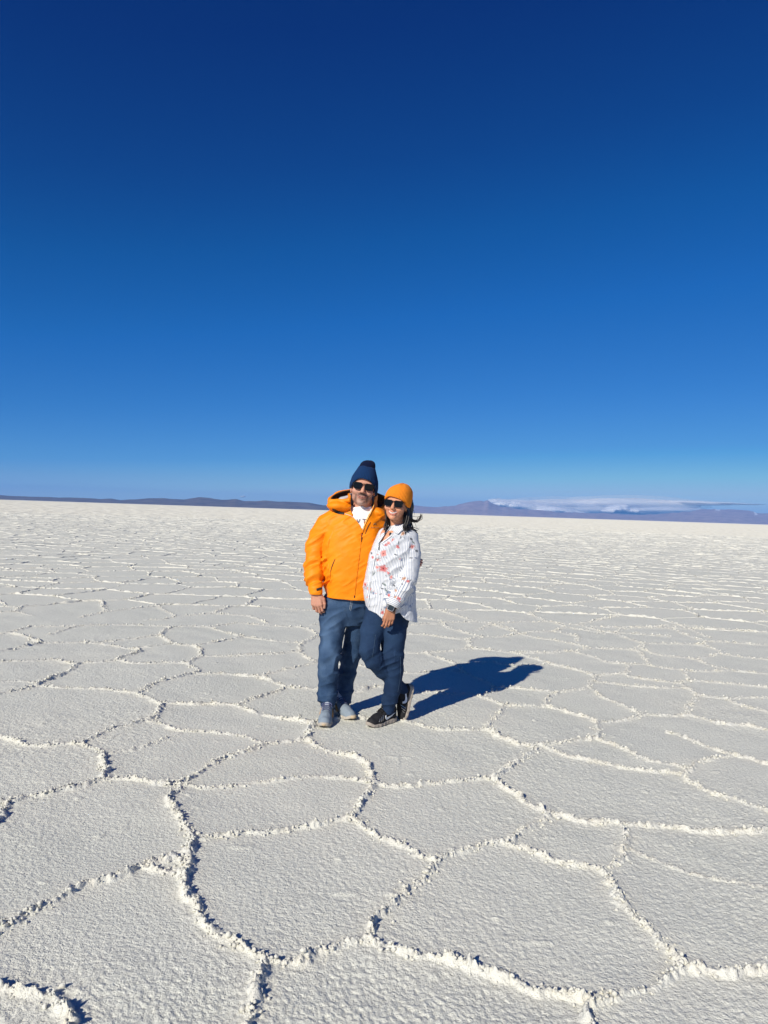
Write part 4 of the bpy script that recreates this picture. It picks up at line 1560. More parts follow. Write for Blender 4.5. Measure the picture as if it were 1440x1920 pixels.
jpatch('zip', stroke([(680.6, 993), (678.3, 1003), (676.5, 1016), (674.5, 1034), (671, 1062), (667.5, 1090), (664.3, 1120)], 1.6), fabric('zip_flap', (.78, .20, .003), None, .6), .0035)
jpatch('zip_pull', stroke([(679.0, 1000), (677.9, 1006), (677.0, 1015)], [1.8, 1.5, .9]), BLACK, .009)
jpatch('zip_edge', stroke([(646.5, 963.3), (656, 966.3), (664, 971), (671, 978.5), (677, 987.5), (680.2, 993)], 1.3), plain('pale_tape', (.78, .50, .36), .6), .006)
jpatch('zip_edge', stroke([(702.0, 932), (701.8, 942), (700.2, 951), (694.6, 962.5), (688.5, 974), (683, 986), (681.2, 993)], 1.2), plain('amber_tape', (.90, .52, .16), .5), .006)
jpatch('collar_seam', stroke([(694.8, 979), (691, 985.5), (687, 994), (684.8, 1001)], [.9, 1.5, 1.3, .6]), LINING, .0035)
jpatch('pocket_zip', stroke([(628.2, 1048), (624.6, 1056), (621.5, 1064), (619.6, 1072)], [.7, 1.5, 1.3, .7]), LINING, .0035)
jpatch('pocket_seam', stroke([(619.6, 1072), (619.0, 1079), (618.6, 1087)], .8), fabric('dark_orange_thread', (.55, .14, .003)), .003)  # seam running on below the pocket zip, a darker orange than the shell
jpatch('cuff_tab', [(593.0, 1103.6), (603.2, 1100.7), (604.2, 1104.6), (593.6, 1107.6)], BLACK, .006)
jpatch('hem_toggle', stroke([(664.6, 1116.5), (664.2, 1120.5)], 1.6), BLACK, .006)
lg = jpatch('logo', [(699.5, 984.5), (701.0, 981.2), (703.2, 980.2), (705.4, 981.6), (704.4, 982.2), (707.0, 984.2), (704.2, 984.0), (702.6, 982.6)], LOGOINK, .0035)
for a in (695.4, 698.2, 700.8, 703.6, 706.2, 708.6):
    jpatch('logo', [(a, 988.2), (a + 1.7, 988.5), (a + 1.6, 990.0), (a - .1, 989.7)], LOGOINK, .0035)

# --- jeans
v = Vol((-.52, 4.72, -.01), (.10, 5.36, .93), .0042)
v.add(loft([(jz(1108), jx(659, 1108), YM + .02, 45 * KM, .125), (jz(1135), jx(657, 1135), YM + .025, 46 * KM, .118), (jz(1155), jx(655, 1155), YM + .035, 45 * KM, .098), (jz(1172), jx(655, 1172), YM + .05, 36 * KM, .078)], 2.2))
RL_ = [(m(626, 1138, .015), 26.1 * KM), (m(622.5, 1188, .0), 22.3 * KM), (m(619, 1230, -.02), 19.6 * KM), (m(615.5, 1264, -.015), 18.3 * KM), (m(613.5, 1296, .0), 16.1 * KM), (m(614.0, 1312, .0), 14.4 * KM), (m(614.0, 1318, .0), 13.9 * KM)]
LL_ = [(m(680, 1138, .05), 24.1 * KM), (m(668, 1188, .11), 20.1 * KM), (m(657, 1236, .15), 16.9 * KM), (m(649.5, 1266, .165), 15.5 * KM), (m(646, 1290, .17), 14.5 * KM), (m(644, 1308, .17), 13.3 * KM), (m(644, 1316, .17), 12.7 * KM)]
chain(v, RL_, .02, .025)
chain(v, LL_, .02, .025)
v.cut(rcone(m(646, 1192, -.02), m(634, 1330, -.0), .004, .014), .02)
ZA, ZB, XM = m(614, 1320.5, .0)[2], m(644, 1317.5, .17)[2], m(631, 1310, .08)[0]

v.disp(folds(23, (12, 0, 5), (0, 8, 0), (-6, 0, 17), .0050))
for A in (RL_, LL_):
    v.disp(limb_folds(A[1][0], A[3][0], 24, 17, .0085, .25, 1.0))
    v.disp(limb_folds(A[4][0], A[6][0] - np.array((0, 0, .02)), 25, 30, .0095, .0, 1.0))
v.disp(limb_folds(RL_[0][0], RL_[1][0], 26, 14, .006, .0, .9))
v.clip(lambda x, y, z: np.where(x < XM, ZA + .010 * np.clip((y - YM) / .06, -1, 1), ZB) - z + 0 * y)
V, F = v.mesh()
kn = np.exp(-(((V[:, 2] - m(668, 1200)[2]) / .20) ** 2)) * np.clip(-(V[:, 1] - (YM - .02)) / .06, 0, 1)
wear = np.clip(kn * (.50 + .5 * vnoise(V[:, 0] * 16, V[:, 1] * 16, V[:, 2] * 9, seed=27)), 0, .6)
jeans = man.part('jeans', V, F, JEANS_M, fix=False, attrs={'wear': wear})
db = bvh_of(V, F)
thread = plain('pale_thread', (.42, .46, .5), .8)
for st in ([(657.6, 1125), (657.0, 1134), (655.2, 1143)], [(659.8, 1125), (660, 1134), (657.4, 1145)]):
    r = patch(db, stroke(st, .6), .003, .004)
    man.part('fly_seam', r[0], r[1], thread, jeans)

# --- trainers
def shoe(person, toe, heel, L, mats, lift=0., male=True, frame=None, label=None, opts=None):
    """a trainer built on its own axes and set down between two points of the ground"""
    v, prof, k = shoe_field(L)
    # foot outline cut and flat bottom
    def outline(x, y, z):
        d = None
        for (a, ra), (b, rb) in zip(prof[:-1], prof[1:]):
            t = np.clip((x - a * k) / ((b - a) * k), 0, 1)
            dd = np.sqrt((x - (a + (b - a) * t) * k) ** 2 + (y - .004 * np.sin(t)) ** 2) - (ra + (rb - ra) * t) * k ** .5
            d = dd if d is None else np.minimum(d, dd)
        return d
    up = v
    up.clip(lambda x, y, z: outline(x, y, z) - .001 + z * 0)
    up.clip(lambda x, y, z: .016 - z + x * 0 + y * 0)
    up.cut(ell((.047 * k, 0, .150), (.030, .028, .030)), .006)
    up.disp(folds(31, (40, 0, 0), (0, 40, 0), (0, 0, 40), .0009))
    UV, UF = up.mesh()
    so = Vol((-.03, -.075, -.012), (L + .04, .075, .06), .003)
    def sole(x, y, z):
        t = np.clip(x / L, 0, 1)
        top = .034 - .012 * np.clip(t * 1.6, 0, 1) + .018 * np.clip((t - .88) / .12, 0, 1) + .012 * np.clip((.1 - t) / .1, 0, 1)
        bot = .000 + .016 * np.clip((t - .80) / .2, 0, 1) ** 2 + .006 * np.clip((.12 - t) / .12, 0, 1)
        gro = .0016 * np.sin(x * 190) * (z < .018)
        q = outline(x, y, z) - .004 - gro
        e = np.maximum(z - top, bot - z)
        return np.sqrt(np.maximum(q + .004, 0) ** 2 + np.maximum(e + .004, 0) ** 2) - .004 + np.minimum(np.maximum(q, e) + .004, 0)
    so.add((sole, np.array((-.03, -.075, -.012)), np.array((L + .04, .075, .06))), 0)
    SV, SF = so.mesh()
    laces = []
    for i, a in enumerate((.105, .122, .139, .156, .173)):
        h0 = .126 - (a - .105) * .46
        for sg in (-1, 1):
            pts = [(a * k + sg * .004, -.026, h0 - .010), (a * k, -.013, h0 - .001), (a * k - sg * .002, 0, h0 + .002), (a * k, .013, h0 - .001), (a * k - sg * .004, .026, h0 - .010)]
            laces.append(tube(pts, .0030, 5))
    for sg in (-1, 1):
        pts = [(.100 * k, 0, .116), (.108 * k, sg * .016, .122), (.118 * k, sg * .034, .112), (.112 * k, sg * .030, .102), (.104 * k, sg * .006, .112)]
        laces.append(tube(catmull(pts, 4), .0028, 5))
        laces.append(tube(catmull([(.102 * k, 0, .114), (.112 * k, sg * .020, .112), (.120 * k, sg * .038, .092)], 4), .0024, 5))
    LV, LF = merge(laces)
    tv = Vol((.04, -.05, .06), (.16, .05, .17), .003)
    tv.add(rcone((.078 * k, -.012, .150), (.078 * k, .012, .150), .010, .010), 0)
    tv.add(rcone((.080 * k, 0, .140), (.125 * k, 0, .085), .020, .019), .012)
    TV_, TF_ = tv.mesh()
    if frame is None:
        f = np.array((*(np.array(toe) - np.array(heel)), 0.)); f /= np.linalg.norm(f)
        u = np.array((0, 0, 1.))
        o = np.array((*heel, lift))
    else:
        o, f, u = [np.array(t, float) for t in frame]
        f /= np.linalg.norm(f); u -= f * u.dot(f); u /= np.linalg.norm(u)
    s_ = np.cross(u, f)
    B = np.stack([f, s_, u], 0)
    tr = lambda X: np.asarray(X) @ B + o
    root = person.part('shoe', tr(UV), UF, mats['upper'], fix=False)
    if label: root['label'] = label
    person.part('sole', tr(SV), SF, mats['sole'], root, fix=False)
    person.part('laces', tr(LV), LF, mats['laces'], root)
    person.part('tongue', tr(TV_), TF_, mats['tongue'], root, fix=False)
    return root, tr, (tr(UV), UF)
def mesh_upper(name, a, b, toe=None):
    M = Mat(name, a, .75, .25)
    co = M.coord('Object')
    vv = M.n('TexVoronoi', Scale=330.0)
    M.l(co, vv.inputs['Vector'])
    c = M.mix(M.ramp(vv.outputs['Distance'], [(.2, (1, 1, 1)), (.6, (0, 0, 0))]), b, a)
    M.base(c)
    M.bump(vv.outputs['Distance'], .3, .002)
    return M.m
MS = dict(upper=mesh_upper('grey_mesh', (.20, .25, .30), (.25, .30, .345)), sole=plain('dusty_foam', (.44, .40, .34), .85), laces=fabric('violet_laces', (.10, .11, .20)), tongue=fabric('pale_grey_tongue', (.40, .43, .48)))
sA, trA, upA = shoe(man, G(605.5, 1367.0), np.array((P(615.5, 1340, 5.06)[0], 5.075)), .300, MS, lift=.004)
sB, trB, upB = shoe(man, G(661.0, 1351.5), G(661.0, 1351.5) + np.array((-.155, .245)), .292, MS, lift=.002)
SOCK = fabric('grey_sock', (.10, .11, .13))
for a, b, r in ((m(614, 1300, .01), m(614.2, 1336, .02), .046), (m(644, 1300, .175), m(645, 1330, .175), .042)):
    vs_ = Vol(np.minimum(a, b) - .07, np.maximum(a, b) + .07, .004)
    vs_.add(rcone(a, b, r * .9, r), 0)
    q1, q2 = vs_.mesh()
    man.part('sock', q1, q2, SOCK, fix=False)
TAN = plain('tan_rubber', (.52, .40, .26), .8)
AMB = plain('amber_overlay', (.58, .30, .10), .6)
for (sh, tr, up) in ((sA, trA, upA), (sB, trB, upB)):
    v = Vol((.235, -.06, -.01), (.33, .06, .06), .003)
    v.add(ell((.285, .004, .026), (.024, .024, .016)), 0)
    v.clip(lambda x, y, z: .004 - z + 0 * x + 0 * y)
    v.clip(lambda x, y, z: z - .036 + 0 * x + 0 * y)
    a, b = v.mesh()
    man.part('toe_cap', tr(a), b, TAN, sh, fix=False)
    for sg in (-1, 1):
        pts = np.array([(.100, sg * .0365, .078), (.122, sg * .0395, .050), (.140, sg * .0415, .032)])
        a, b = tube(pts, (.006, .009, .007), 6)
        man.part('side_stripe', tr(a), b, AMB, sh)

# --- beanie and glasses
def beanie(person, c, R, s, prof_cuff, prof_crown, mats, tilt, ribs, tip=(0, 0), cuffname='cuff'):
    """knitted cap: ribbed cuff round the head and a crown that rises out of it; profile rows are (height, half width, half depth)"""
    n = 256
    an = np.linspace(0, 2 * math.pi, n, endpoint=False)
    def shell(rows, amp, brim, smooth_rows=5):
        rows = catmull(rows, smooth_rows)
        V = []
        m_ = len(rows)
        for i, (z, rx, ry, ox) in enumerate(rows):
            rib = 1 + amp * np.abs(np.cos(an * ribs / 2)) ** .7 * (1 if i < m_ - 2 else .3) - amp * .5
            wob = 1 + .012 * vnoise(np.cos(an) * 3 + z * 30, np.sin(an) * 3, seed=int(ribs))
            x = np.sin(an) * rx * rib * wob + ox
            y = np.cos(an) * ry * rib * wob - .006
            zz = z + (brim(an) if brim else 0) * max(0, 1 - i / (m_ * .75)) + .003 * vnoise(np.cos(an) * 2, np.sin(an) * 2 + z * 20, seed=5)
            V.append(np.stack([x, y, zz * np.ones(n)], 1))
        F = [(i * n + j, i * n + (j + 1) % n, (i + 1) * n + (j + 1) % n, (i + 1) * n + j) for i in range(m_ - 1) for j in range(n)]
        return np.concatenate(V), F
    tr = lambda X: np.asarray(X) * s @ R.T + c
    V, F = shell(prof_crown, .012, None)
    root = person.part('beanie', tr(V), F, mats[1])
    V, F = shell(prof_cuff, .030, tilt)
    person.part(cuffname, tr(V), F, mats[0], root)
    return root
tilt = lambda an: .030 * np.maximum(np.cos(an), -.6) - .058 * np.abs(np.sin(an)) ** 3 - .006 * np.sin(an)
beanie(man, HC, HR, 1.0,
       [(.018, .088, .103, 0), (.020, .098, .114, 0), (.040, .101, .116, 0), (.070, .096, .112, 0), (.098, .084, .102, 0), (.122, .070, .090, .0), (.136, .060, .080, .0), (.138, .054, .072, 0), (.130, .050, .066, 0)],
       [(.09, .060, .078, .0), (.120, .057, .072, .0), (.145, .056, .068, .001), (.165, .050, .058, .004), (.180, .038, .044, .008), (.188, .018, .022, .010), (.1895, .001, .001, .010)],
       (NAVY, NAVYD), tilt, 58)
def rrect(w, h, x0, z0, r, n=6, tp=0.):
    pts = []
    for cx, cz, a0 in ((w / 2 - r, h / 2 - r, 0), (-w / 2 + r, h / 2 - r, 90), (-w / 2 + r, -h / 2 + r, 180), (w / 2 - r, -h / 2 + r, 270)):
        for t in np.linspace(0, 90, n):
            a = math.radians(a0 + t)
            x, z = cx + r * math.cos(a), cz + r * math.sin(a)
            pts.append((x0 + x * (1 + tp * z / h), z0 + z))
    return pts
def glasses(person, c, R, s, y0=.099, w=.056, h=.042, gap=.018, drop=-.004, wrap=2.3, tp=.12):
    tr = lambda X: np.asarray(X) * s @ R.T + c
    bend = lambda x: y0 - wrap * x * x
    def plate(pts, th, off):
        a = [(x, bend(x) + off, z) for x, z in pts]
        b = [(x, bend(x) + off - th, z) for x, z in pts]
        n = len(pts)
        F = [tuple(range(n)), tuple(range(2 * n - 1, n - 1, -1))] + [(i, (i + 1) % n, n + (i + 1) % n, n + i) for i in range(n)]
        return np.array(a + b), F
    items = []
    lens = []
    for sg in (-1, 1):
        x0 = sg * (gap / 2 + w / 2)
        o_ = rrect(w, h, x0, drop, .014, 6, tp)
        i_ = rrect(w - .009, h - .008, x0, drop - .0005, .012, 6, tp)
        n = len(o_)
        V = [(x, bend(x) + .0025, z) for x, z in o_] + [(x, bend(x) + .0025, z) for x, z in i_] + [(x, bend(x) - .0035, z) for x, z in o_] + [(x, bend(x) - .0035, z) for x, z in i_]
        F = []
        for i in range(n):
            j = (i + 1) % n
            F += [(i, j, n + j, n + i), (2 * n + j, 2 * n + i, 3 * n + i, 3 * n + j), (j, i, 2 * n + i, 2 * n + j), (n + i, n + j, 3 * n + j, 3 * n + i)]
        items.append((V, F))
        lens.append(plate(i_, .002, .0))
        xe = sg * (gap / 2 + w)
        items.append(tube([(xe - sg * .003, bend(xe) - .002, drop + h * .30), (xe + sg * .004, bend(xe) - .008, drop + h * .30), (sg * .080, .02, .008), (sg * .081, -.01, .004)], .0028, 6))
    items.append(tube(catmull([(-gap / 2 - .002, bend(gap / 2), drop + h * .28), (0, bend(0) + .001, drop + h * .33), (gap / 2 + .002, bend(gap / 2), drop + h * .28)], 4), .0033, 6))
    V, F = merge(items)
    root = person.part('sunglasses', tr(V), F, FRAME, smooth=False)
    for V, F in lens:
        person.part('lens', tr(V), F, LENS, root, smooth=False)
    return root
glasses(man, HC, HR, HS, y0=.108, w=.056, h=.044, gap=.017)

# ================================================================== the woman
YW = 4.92
def w(px, py, d=0.): return P(px, py, YW + d)
KW = YW / FPX
woman = Person((*G(722, 1356), 0.0))
WC, WS, WR_ = w(744.0, 943.8, -.10), .96, rot_frame(math.radians(6.5), math.radians(-14), math.radians(2))
wz = lambda py: w(740, py)[2]
wx_ = lambda px, py=1060: w(px, py)[0]
v = Vol((-.20, 4.62, -.01), (.34, 5.22, 1.70), .0036)
L = head(v, WC, WR_, WS, 1.03, False)
mouth = [(-.029, .0815, -.0585), (-.016, .0970, -.0690), (0, .1015, -.0735), (.016, .0970, -.0690), (.029, .0815, -.0585)]
for a, b in zip(mouth[:-1], mouth[1:]):
    v.cut(rcone(L(*a), L(*b), .0050 * WS, .0050 * WS), .002)
v.add(rcone(w(744, 962, -.07), w(746, 992, -.04), .050, .054), .02)
wsec = [(wz(1150), wx_(731, 1150), YW + .01, 32 * KW, .075), (wz(1090), wx_(732, 1090), YW - .02, 37 * KW, .095), (wz(1040), wx_(736, 1040), YW - .05, 36 * KW, .105),
        (wz(1005), wx_(742, 1005), YW - .045, 31 * KW, .095), (wz(990), wx_(746, 990), YW - .04, 18 * KW, .06)]
v.add(loft(wsec), .02)
v.add(ell(w(724, 1012, -.075), (.045, .045, .085)), .02)
E1, E2, E3 = w(766, 1008, -.07), w(767, 1082, -.13), w(734, 1140, -.19)
chain(v, [(E1, .042), (E2, .036), (E3, .024)], .02)
hand(v, E3 + np.array((0, 0, -.0)), w(726.5, 1176, -.20) - E3, (-.9, -.30, 0), (.25, -1, .12), .86, (.25, .65, .6), .05, (-.35, .9))
chain(v, [(w(722, 1012, -.0), .034), (w(712, 1080, .03), .034), (w(726, 1075, .10), .026)], .02)
hand(v, w(726, 1075, .10), (.8, .2, .2), (0, 0, 1), (.2, 1, 0), .8)
chain(v, [(w(740, 1150, .02), .068), (w(736, 1230, -.01), .050), (w(728, 1326, .025), .027)], .02)
v.add(rcone(w(728, 1328, .025), w(714, 1354, -.02), .022, .016), .012)
chain(v, [(w(708, 1150, .0), .062), (w(695, 1220, -.07), .042), (w(755, 1294, .12), .024)], .02)
v.add(rcone(w(757, 1296, .12), w(760, 1325, .14), .022, .016), .012)
V, F = v.mesh()
q = (V - WC) @ WR_ / WS
col = np.tile(np.array((.64, .30, .175), np.float32), (len(V), 1))
inh = (np.abs(q[:, 0]) < .1) & (q[:, 2] > -.16) & (q[:, 1] > -.12)
lips = np.exp(-((q[:, 0]) / .033) ** 6) * np.exp(-(np.abs(q[:, 2] + .0755 - 14 * q[:, 0] ** 2) / .0125) ** 4) * inh * (q[:, 1] > .06)
put(lips, (.48, .15, .13), .85)
cheek = np.exp(-(((np.abs(q[:, 0]) - .036) / .02) ** 2 + ((q[:, 2] + .036) / .018) ** 2)) * inh * (q[:, 1] > .03)
put(cheek, (.70, .32, .195), .6)
back = inh * (q[:, 1] < .0) * (q[:, 2] > -.05)
put(back * 1.0, (.02, .015, .012), 1)
hm_ = (V[:, 2] < wz(1128)) & (V[:, 2] > wz(1195)) & (V[:, 1] < YW - .12)
put(hm_ * 1.0, (.48, .215, .12), 1)
woman.body('person', V, F, SKIN_W, col)
tag(woman.o, 'shorter person in a white striped floral shirt and mustard beanie, one leg crossed behind', 'person', 'couple standing together on the salt')
a, b = tube(catmull([L(x * .93, y - .0085, z + .0002) for x, y, z in mouth], 4), .0047 * WS, 7)
woman.part('teeth', a, b, TEETH)
glasses(woman, WC, WR_, WS, y0=.107, w=.060, h=.046, gap=.014, drop=-.006, wrap=2.0, tp=.16)
wt = lambda an: .010 * np.cos(an) - .050 * (np.cos(an) < 0) * np.cos(an) ** 2 - .030 * np.abs(np.sin(an)) ** 3 - .016 * np.sin(an)
beanie(woman, WC, WR_, 1.0,
       [(.024, .078, .092, .002), (.026, .089, .104, .004), (.048, .091, .108, .006), (.074, .087, .104, .010), (.094, .078, .096, .014), (.106, .070, .088, .016)],
       [(.088, .076, .094, .014), (.106, .069, .087, .017), (.122, .052, .070, .022), (.134, .032, .044, .026), (.139, .014, .018, .028), (.1395, .001, .001, .028)],
       (ORANGE, ORANGE), wt, 60)

# --- jeans
v = Vol((-.22, 4.66, -.01), (.24, 5.26, .98), .0040)
v.add(loft([(wz(1095), wx_(732, 1095), YW - .01, 40 * KW, .118), (wz(1135), wx_(730, 1135), YW, 43 * KW, .118), (wz(1155), wx_(729, 1155), YW, 42 * KW, .102), (wz(1172), wx_(729, 1172), YW + .01, 34 * KW, .08)], 2.2))
WS_ = [(w(741, 1148, .0), 25.7 * KW), (w(736.5, 1186, -.01), 24.7 * KW), (w(735.8, 1228, -.015), 19.9 * KW), (w(739, 1258, .0), 16.7 * KW), (w(736, 1290, .015), 15.5 * KW), (w(730, 1313, .02), 13.5 * KW), (w(727, 1334, .02), 11.5 * KW)]
WB_ = [(w(711, 1148, -.02), 24.8 * KW), (w(697.5, 1184, -.055), 21.3 * KW), (w(692.5, 1218, -.08), 18.4 * KW), (w(700, 1236, -.06), 17.2 * KW), (w(718, 1257, .0), 15.2 * KW), (w(741, 1280, .08), 12.3 * KW), (w(757, 1295, .12), 10.3 * KW)]
chain(v, WS_, .015, .02)
chain(v, WB_, .015, .02)
v.cut(rcone(w(712.5, 1170, -.16), w(713, 1226, -.16), .002, .008), .02)
v.disp(folds(43, (12, 0, 5), (0, 8, 0), (-6, 0, 17), .0028))
v.disp(limb_folds(WS_[1][0], WS_[3][0], 44, 26, .0055, .35, 1.0))
v.disp(limb_folds(WS_[4][0], WS_[6][0], 45, 30, .0055, .1, 1.0))
v.disp(limb_folds(WB_[1][0], WB_[4][0], 46, 24, .0050, .35, .95))
ZC = w(727, 1337.5, .02)[2]
v.clip(lambda x, y, z: np.where((y < YW + .075) & (x < w(748, 1330)[0]), ZC - z, -.01))
V, F = v.mesh()
wjeans = woman.part('jeans', V, F, JEANS_W, fix=False, attrs={'wear': np.clip(np.exp(-(((V[:, 2] - wz(1195)) / .12) ** 2)) * np.clip(-(V[:, 1] - (YW - .03)) / .06, 0, 1) * (.25 + .3 * vnoise(V[:, 0] * 14, V[:, 1] * 14, V[:, 2] * 8, seed=47)), 0, .5)})
wdb = bvh_of(V, F)
for st in ([(704, 1190), (702.5, 1205), (700, 1222), (697.8, 1233)], [(751, 1232), (751.5, 1252), (750, 1275), (746, 1298)]):
    r = patch(wdb, stroke(st, .7), .002, .004)
    woman.part('seam', r[0], r[1], plain('blue_thread', (.05, .09, .15), .8), wjeans)

# --- shirt
v = Vol((-.22, 4.60, .62), (.36, 5.16, 1.46), .0037)
v.add(loft([(wz(1172), wx_(735, 1172), YW + .0, 47 * KW, .150), (wz(1140), wx_(733, 1140), YW - .005, 46 * KW, .150), (wz(1115), wx_(730, 1115), YW - .015, 47 * KW, .145),
            (wz(1092), wx_(729, 1092), YW - .02, 46 * KW, .135), (wz(1066), wx_(732, 1066), YW - .035, 43.5 * KW, .130), (wz(1042), wx_(735.5, 1042), YW - .05, 42 * KW, .132),
            (wz(1020), wx_(741, 1020), YW - .055, 37.5 * KW, .125), (wz(1003), wx_(745, 1003), YW - .05, 31.5 * KW, .108), (wz(992), wx_(748, 992), YW - .04, 23 * KW, .085),
            (wz(984), wx_(749, 984), YW - .04, 15 * KW, .066)], 2.2))
v.disp(folds(51, (9, 4, 4), (0, 8, 0), (-9, 0, 13), .0060))
v.disp(folds(52, (22, 4, 8), (0, 14, 0), (-8, 0, 18), .0030))
hx = [wx_(p, 1150) for p in (676, 684, 690, 697, 706, 718, 728, 739, 748, 754, 761, 769, 776, 784)]
hz_ = [wz(p) for p in (1137, 1139, 1142.5, 1143.5, 1146.5, 1156, 1154, 1146, 1142.5, 1150.5, 1156.5, 1159.5, 1162.5, 1165)]
v.clip(lambda x, y, z: np.interp(x, hx, hz_) - z + y * 0)
S1, S2, S3 = w(767, 1007, -.065), w(766.5, 1078, -.125), w(739.0, 1131, -.18)
chain(v, [(w(756, 998, -.05), .058), (S1, .062), (w(769.5, 1040, -.09), .064), (S2, .063), (w(757, 1102, -.15), .061), (w(746, 1120, -.17), .052), (w(742, 1126, -.176), .044)], .008, .03)
chain(v, [(w(722, 1003, -.03), .050), (w(713, 1030, .0), .055), (w(712, 1078, .03), .050), (w(722, 1078, .07), .044)], .01, .03)
v.disp(limb_folds(S1, S2, 53, 17, .0080, .1, 1.0))
v.disp(limb_folds(S2, S3, 54, 22, .0090, .0, .9))
PV, PF = v.mesh()
pre = bvh_of(PV, PF)
# open neck
zr2 = [wz(p) for p in (1018, 1012, 1004, 996, 988, 975)]
x0_ = [wx_(p, 1000) for p in (711.5, 714.5, 719.6, 725.5, 730, 732)]
x1_ = [wx_(p, 1000) for p in (713.0, 724.0, 732.5, 738.0, 748.0, 760)]
v.cut((lambda x, y, z: np.maximum(np.maximum(np.interp(z, zr2, x0_) - x, x - np.interp(z, zr2, x1_)), y - (YW - .105)),
       np.array((-.2, 4.6, wz(1021))), np.array((.25, YW - .09, wz(970)))), .003)
SV, SF = v.mesh()
# which stripes run where: down the body, along the upper arm and along the forearm
def along(V, a, b):
    d = b - a
    t = np.clip((V - a) @ d / (d @ d), 0, 1)
    return t, V - a - t[:, None] * d
t1, r1 = along(SV, S1, S2); t2, r2 = along(SV, S2, S3)
d1, d2 = np.linalg.norm(r1, axis=1), np.linalg.norm(r2, axis=1)
zs_ = [wz(1172), wz(1115), wz(1066), wz(1020), wz(990)]
tcx = np.interp(SV[:, 2], zs_, [wx_(735, 1172), wx_(730, 1115), wx_(732, 1066), wx_(741, 1020), wx_(748, 990)])
tcy = np.interp(SV[:, 2], zs_, [YW, YW - .015, YW - .035, YW - .055, YW - .04])
bang = np.arctan2(SV[:, 0] - tcx, -(SV[:, 1] - tcy))
u_b = bang * .150
an1 = np.arctan2(r1[:, 0], -r1[:, 1]); an2 = np.arctan2(r2[:, 0] * .87 + r2[:, 2] * .5, -r2[:, 1])
arm1 = (d1 < .085) & (t1 > .02) & (SV[:, 1] < YW - .02) & (d1 <= d2 + .01)
arm2 = (d2 < .080) & (t2 > .02) & (SV[:, 1] < YW - .07) & ~arm1
stripe = np.where(arm1, an1 * .066, np.where(arm2, an2 * .066 , u_b)) + 3.0
tone = np.zeros((len(SV), 4), np.float32)
fit = np.clip((np.cos(bang) + .05) / .2, 0, 1)
front = np.where(arm1 | arm2, SV[:, 1] < YW + .02, fit)
pxv = 720 + FPX * (SV[:, 0] * cr + (SV[:, 2] - CAM_H) * sr) / SV[:, 1]       # position on the front of the shirt
pyv = 960 - FPX * (-SV[:, 0] * sr + (SV[:, 2] - CAM_H) * cr) / SV[:, 1]
def dab(cx, cy, rx, ry, ang, c, a=1.0, pet=0, seed=0):
    x, y = pxv - cx, pyv - cy
    ca, sa = math.cos(ang), math.sin(ang)
    X, Y_ = (x * ca + y * sa) / rx, (-x * sa + y * ca) / ry
    r = np.hypot(X, Y_)
    if pet:
        r = r * (1 - .13 * np.cos(pet * np.arctan2(Y_, X)))
    r = r + .38 * vnoise(pxv * .9 + seed, pyv * .9, seed=seed)
    mk = np.clip((1.15 - r) / .3, 0, 1) * front * a
    tone[:, :3] = np.where((mk > tone[:, 3])[:, None] | (mk > .5)[:, None], np.array(c, np.float32), tone[:, :3])
    tone[:, 3] = np.maximum(tone[:, 3], mk)
RED, CORAL, DK, GRN, BLU, OCH = (.62, .10, .09), (.72, .23, .19), (.05, .055, .07), (.10, .14, .13), (.17, .21, .33), (.50, .24, .12)
flowers = [(718.5, 1066, 6.4, RED, 5), (707, 1064, 2.6, CORAL, 5), (719, 1037.5, 5.0, CORAL, 4), (728, 1018.5, 2.8, CORAL, 5), (745.8, 1025, 3.0, RED, 5), (755.5, 1000.5, 3.4, OCH, 5),
           (773, 1025, 3.4, CORAL, 4), (728, 1074, 2.4, RED, 5), (733.5, 1082, 2.6, CORAL, 5), (757.5, 1084.5, 3.2, OCH, 5), (765, 1090, 2.8, RED, 5), (729.3, 1116, 2.5, RED, 5),
           (740.5, 1119, 2.4, OCH, 5), (748, 1122, 3.0, RED, 5), (747.5, 1128.5, 2.8, CORAL, 4), (717, 1148, 2.8, RED, 5), (692, 1104, 3.4, CORAL, 5), (684.5, 1096, 2.6, RED, 4),
           (708, 1050, 2.4, CORAL, 4), (699, 1045, 2.2, RED, 4), (753, 1050, 2.6, BLU, 5), (700, 1112, 2.2, BLU, 5), (723, 1022, 2.2, RED, 4), (742, 1107, 2.2, OCH, 4), (736, 1012, 2.0, CORAL, 4), (690, 1120, 2.2, CORAL, 4)]
for i, (x, y, r, c, p) in enumerate(flowers):
    dab(x, y, r * 1.22, r * .95, i, c, .85, p, i)
    dab(x + .2, y + .2, r * .28, r * .28, 0, tuple(k * .35 for k in c), 1.0, 0, i)
    rg = np.random.default_rng(100 + i)
    for _ in range(3):
        a = rg.uniform(0, 6.28); q_ = r * rg.uniform(1.3, 2.3)
        dab(x + math.cos(a) * q_, y + math.sin(a) * q_, rg.uniform(1.3, 2.2), rg.uniform(.5, .8), a, (DK, GRN, CORAL, BLU)[rg.integers(4)], .8, 0, i)
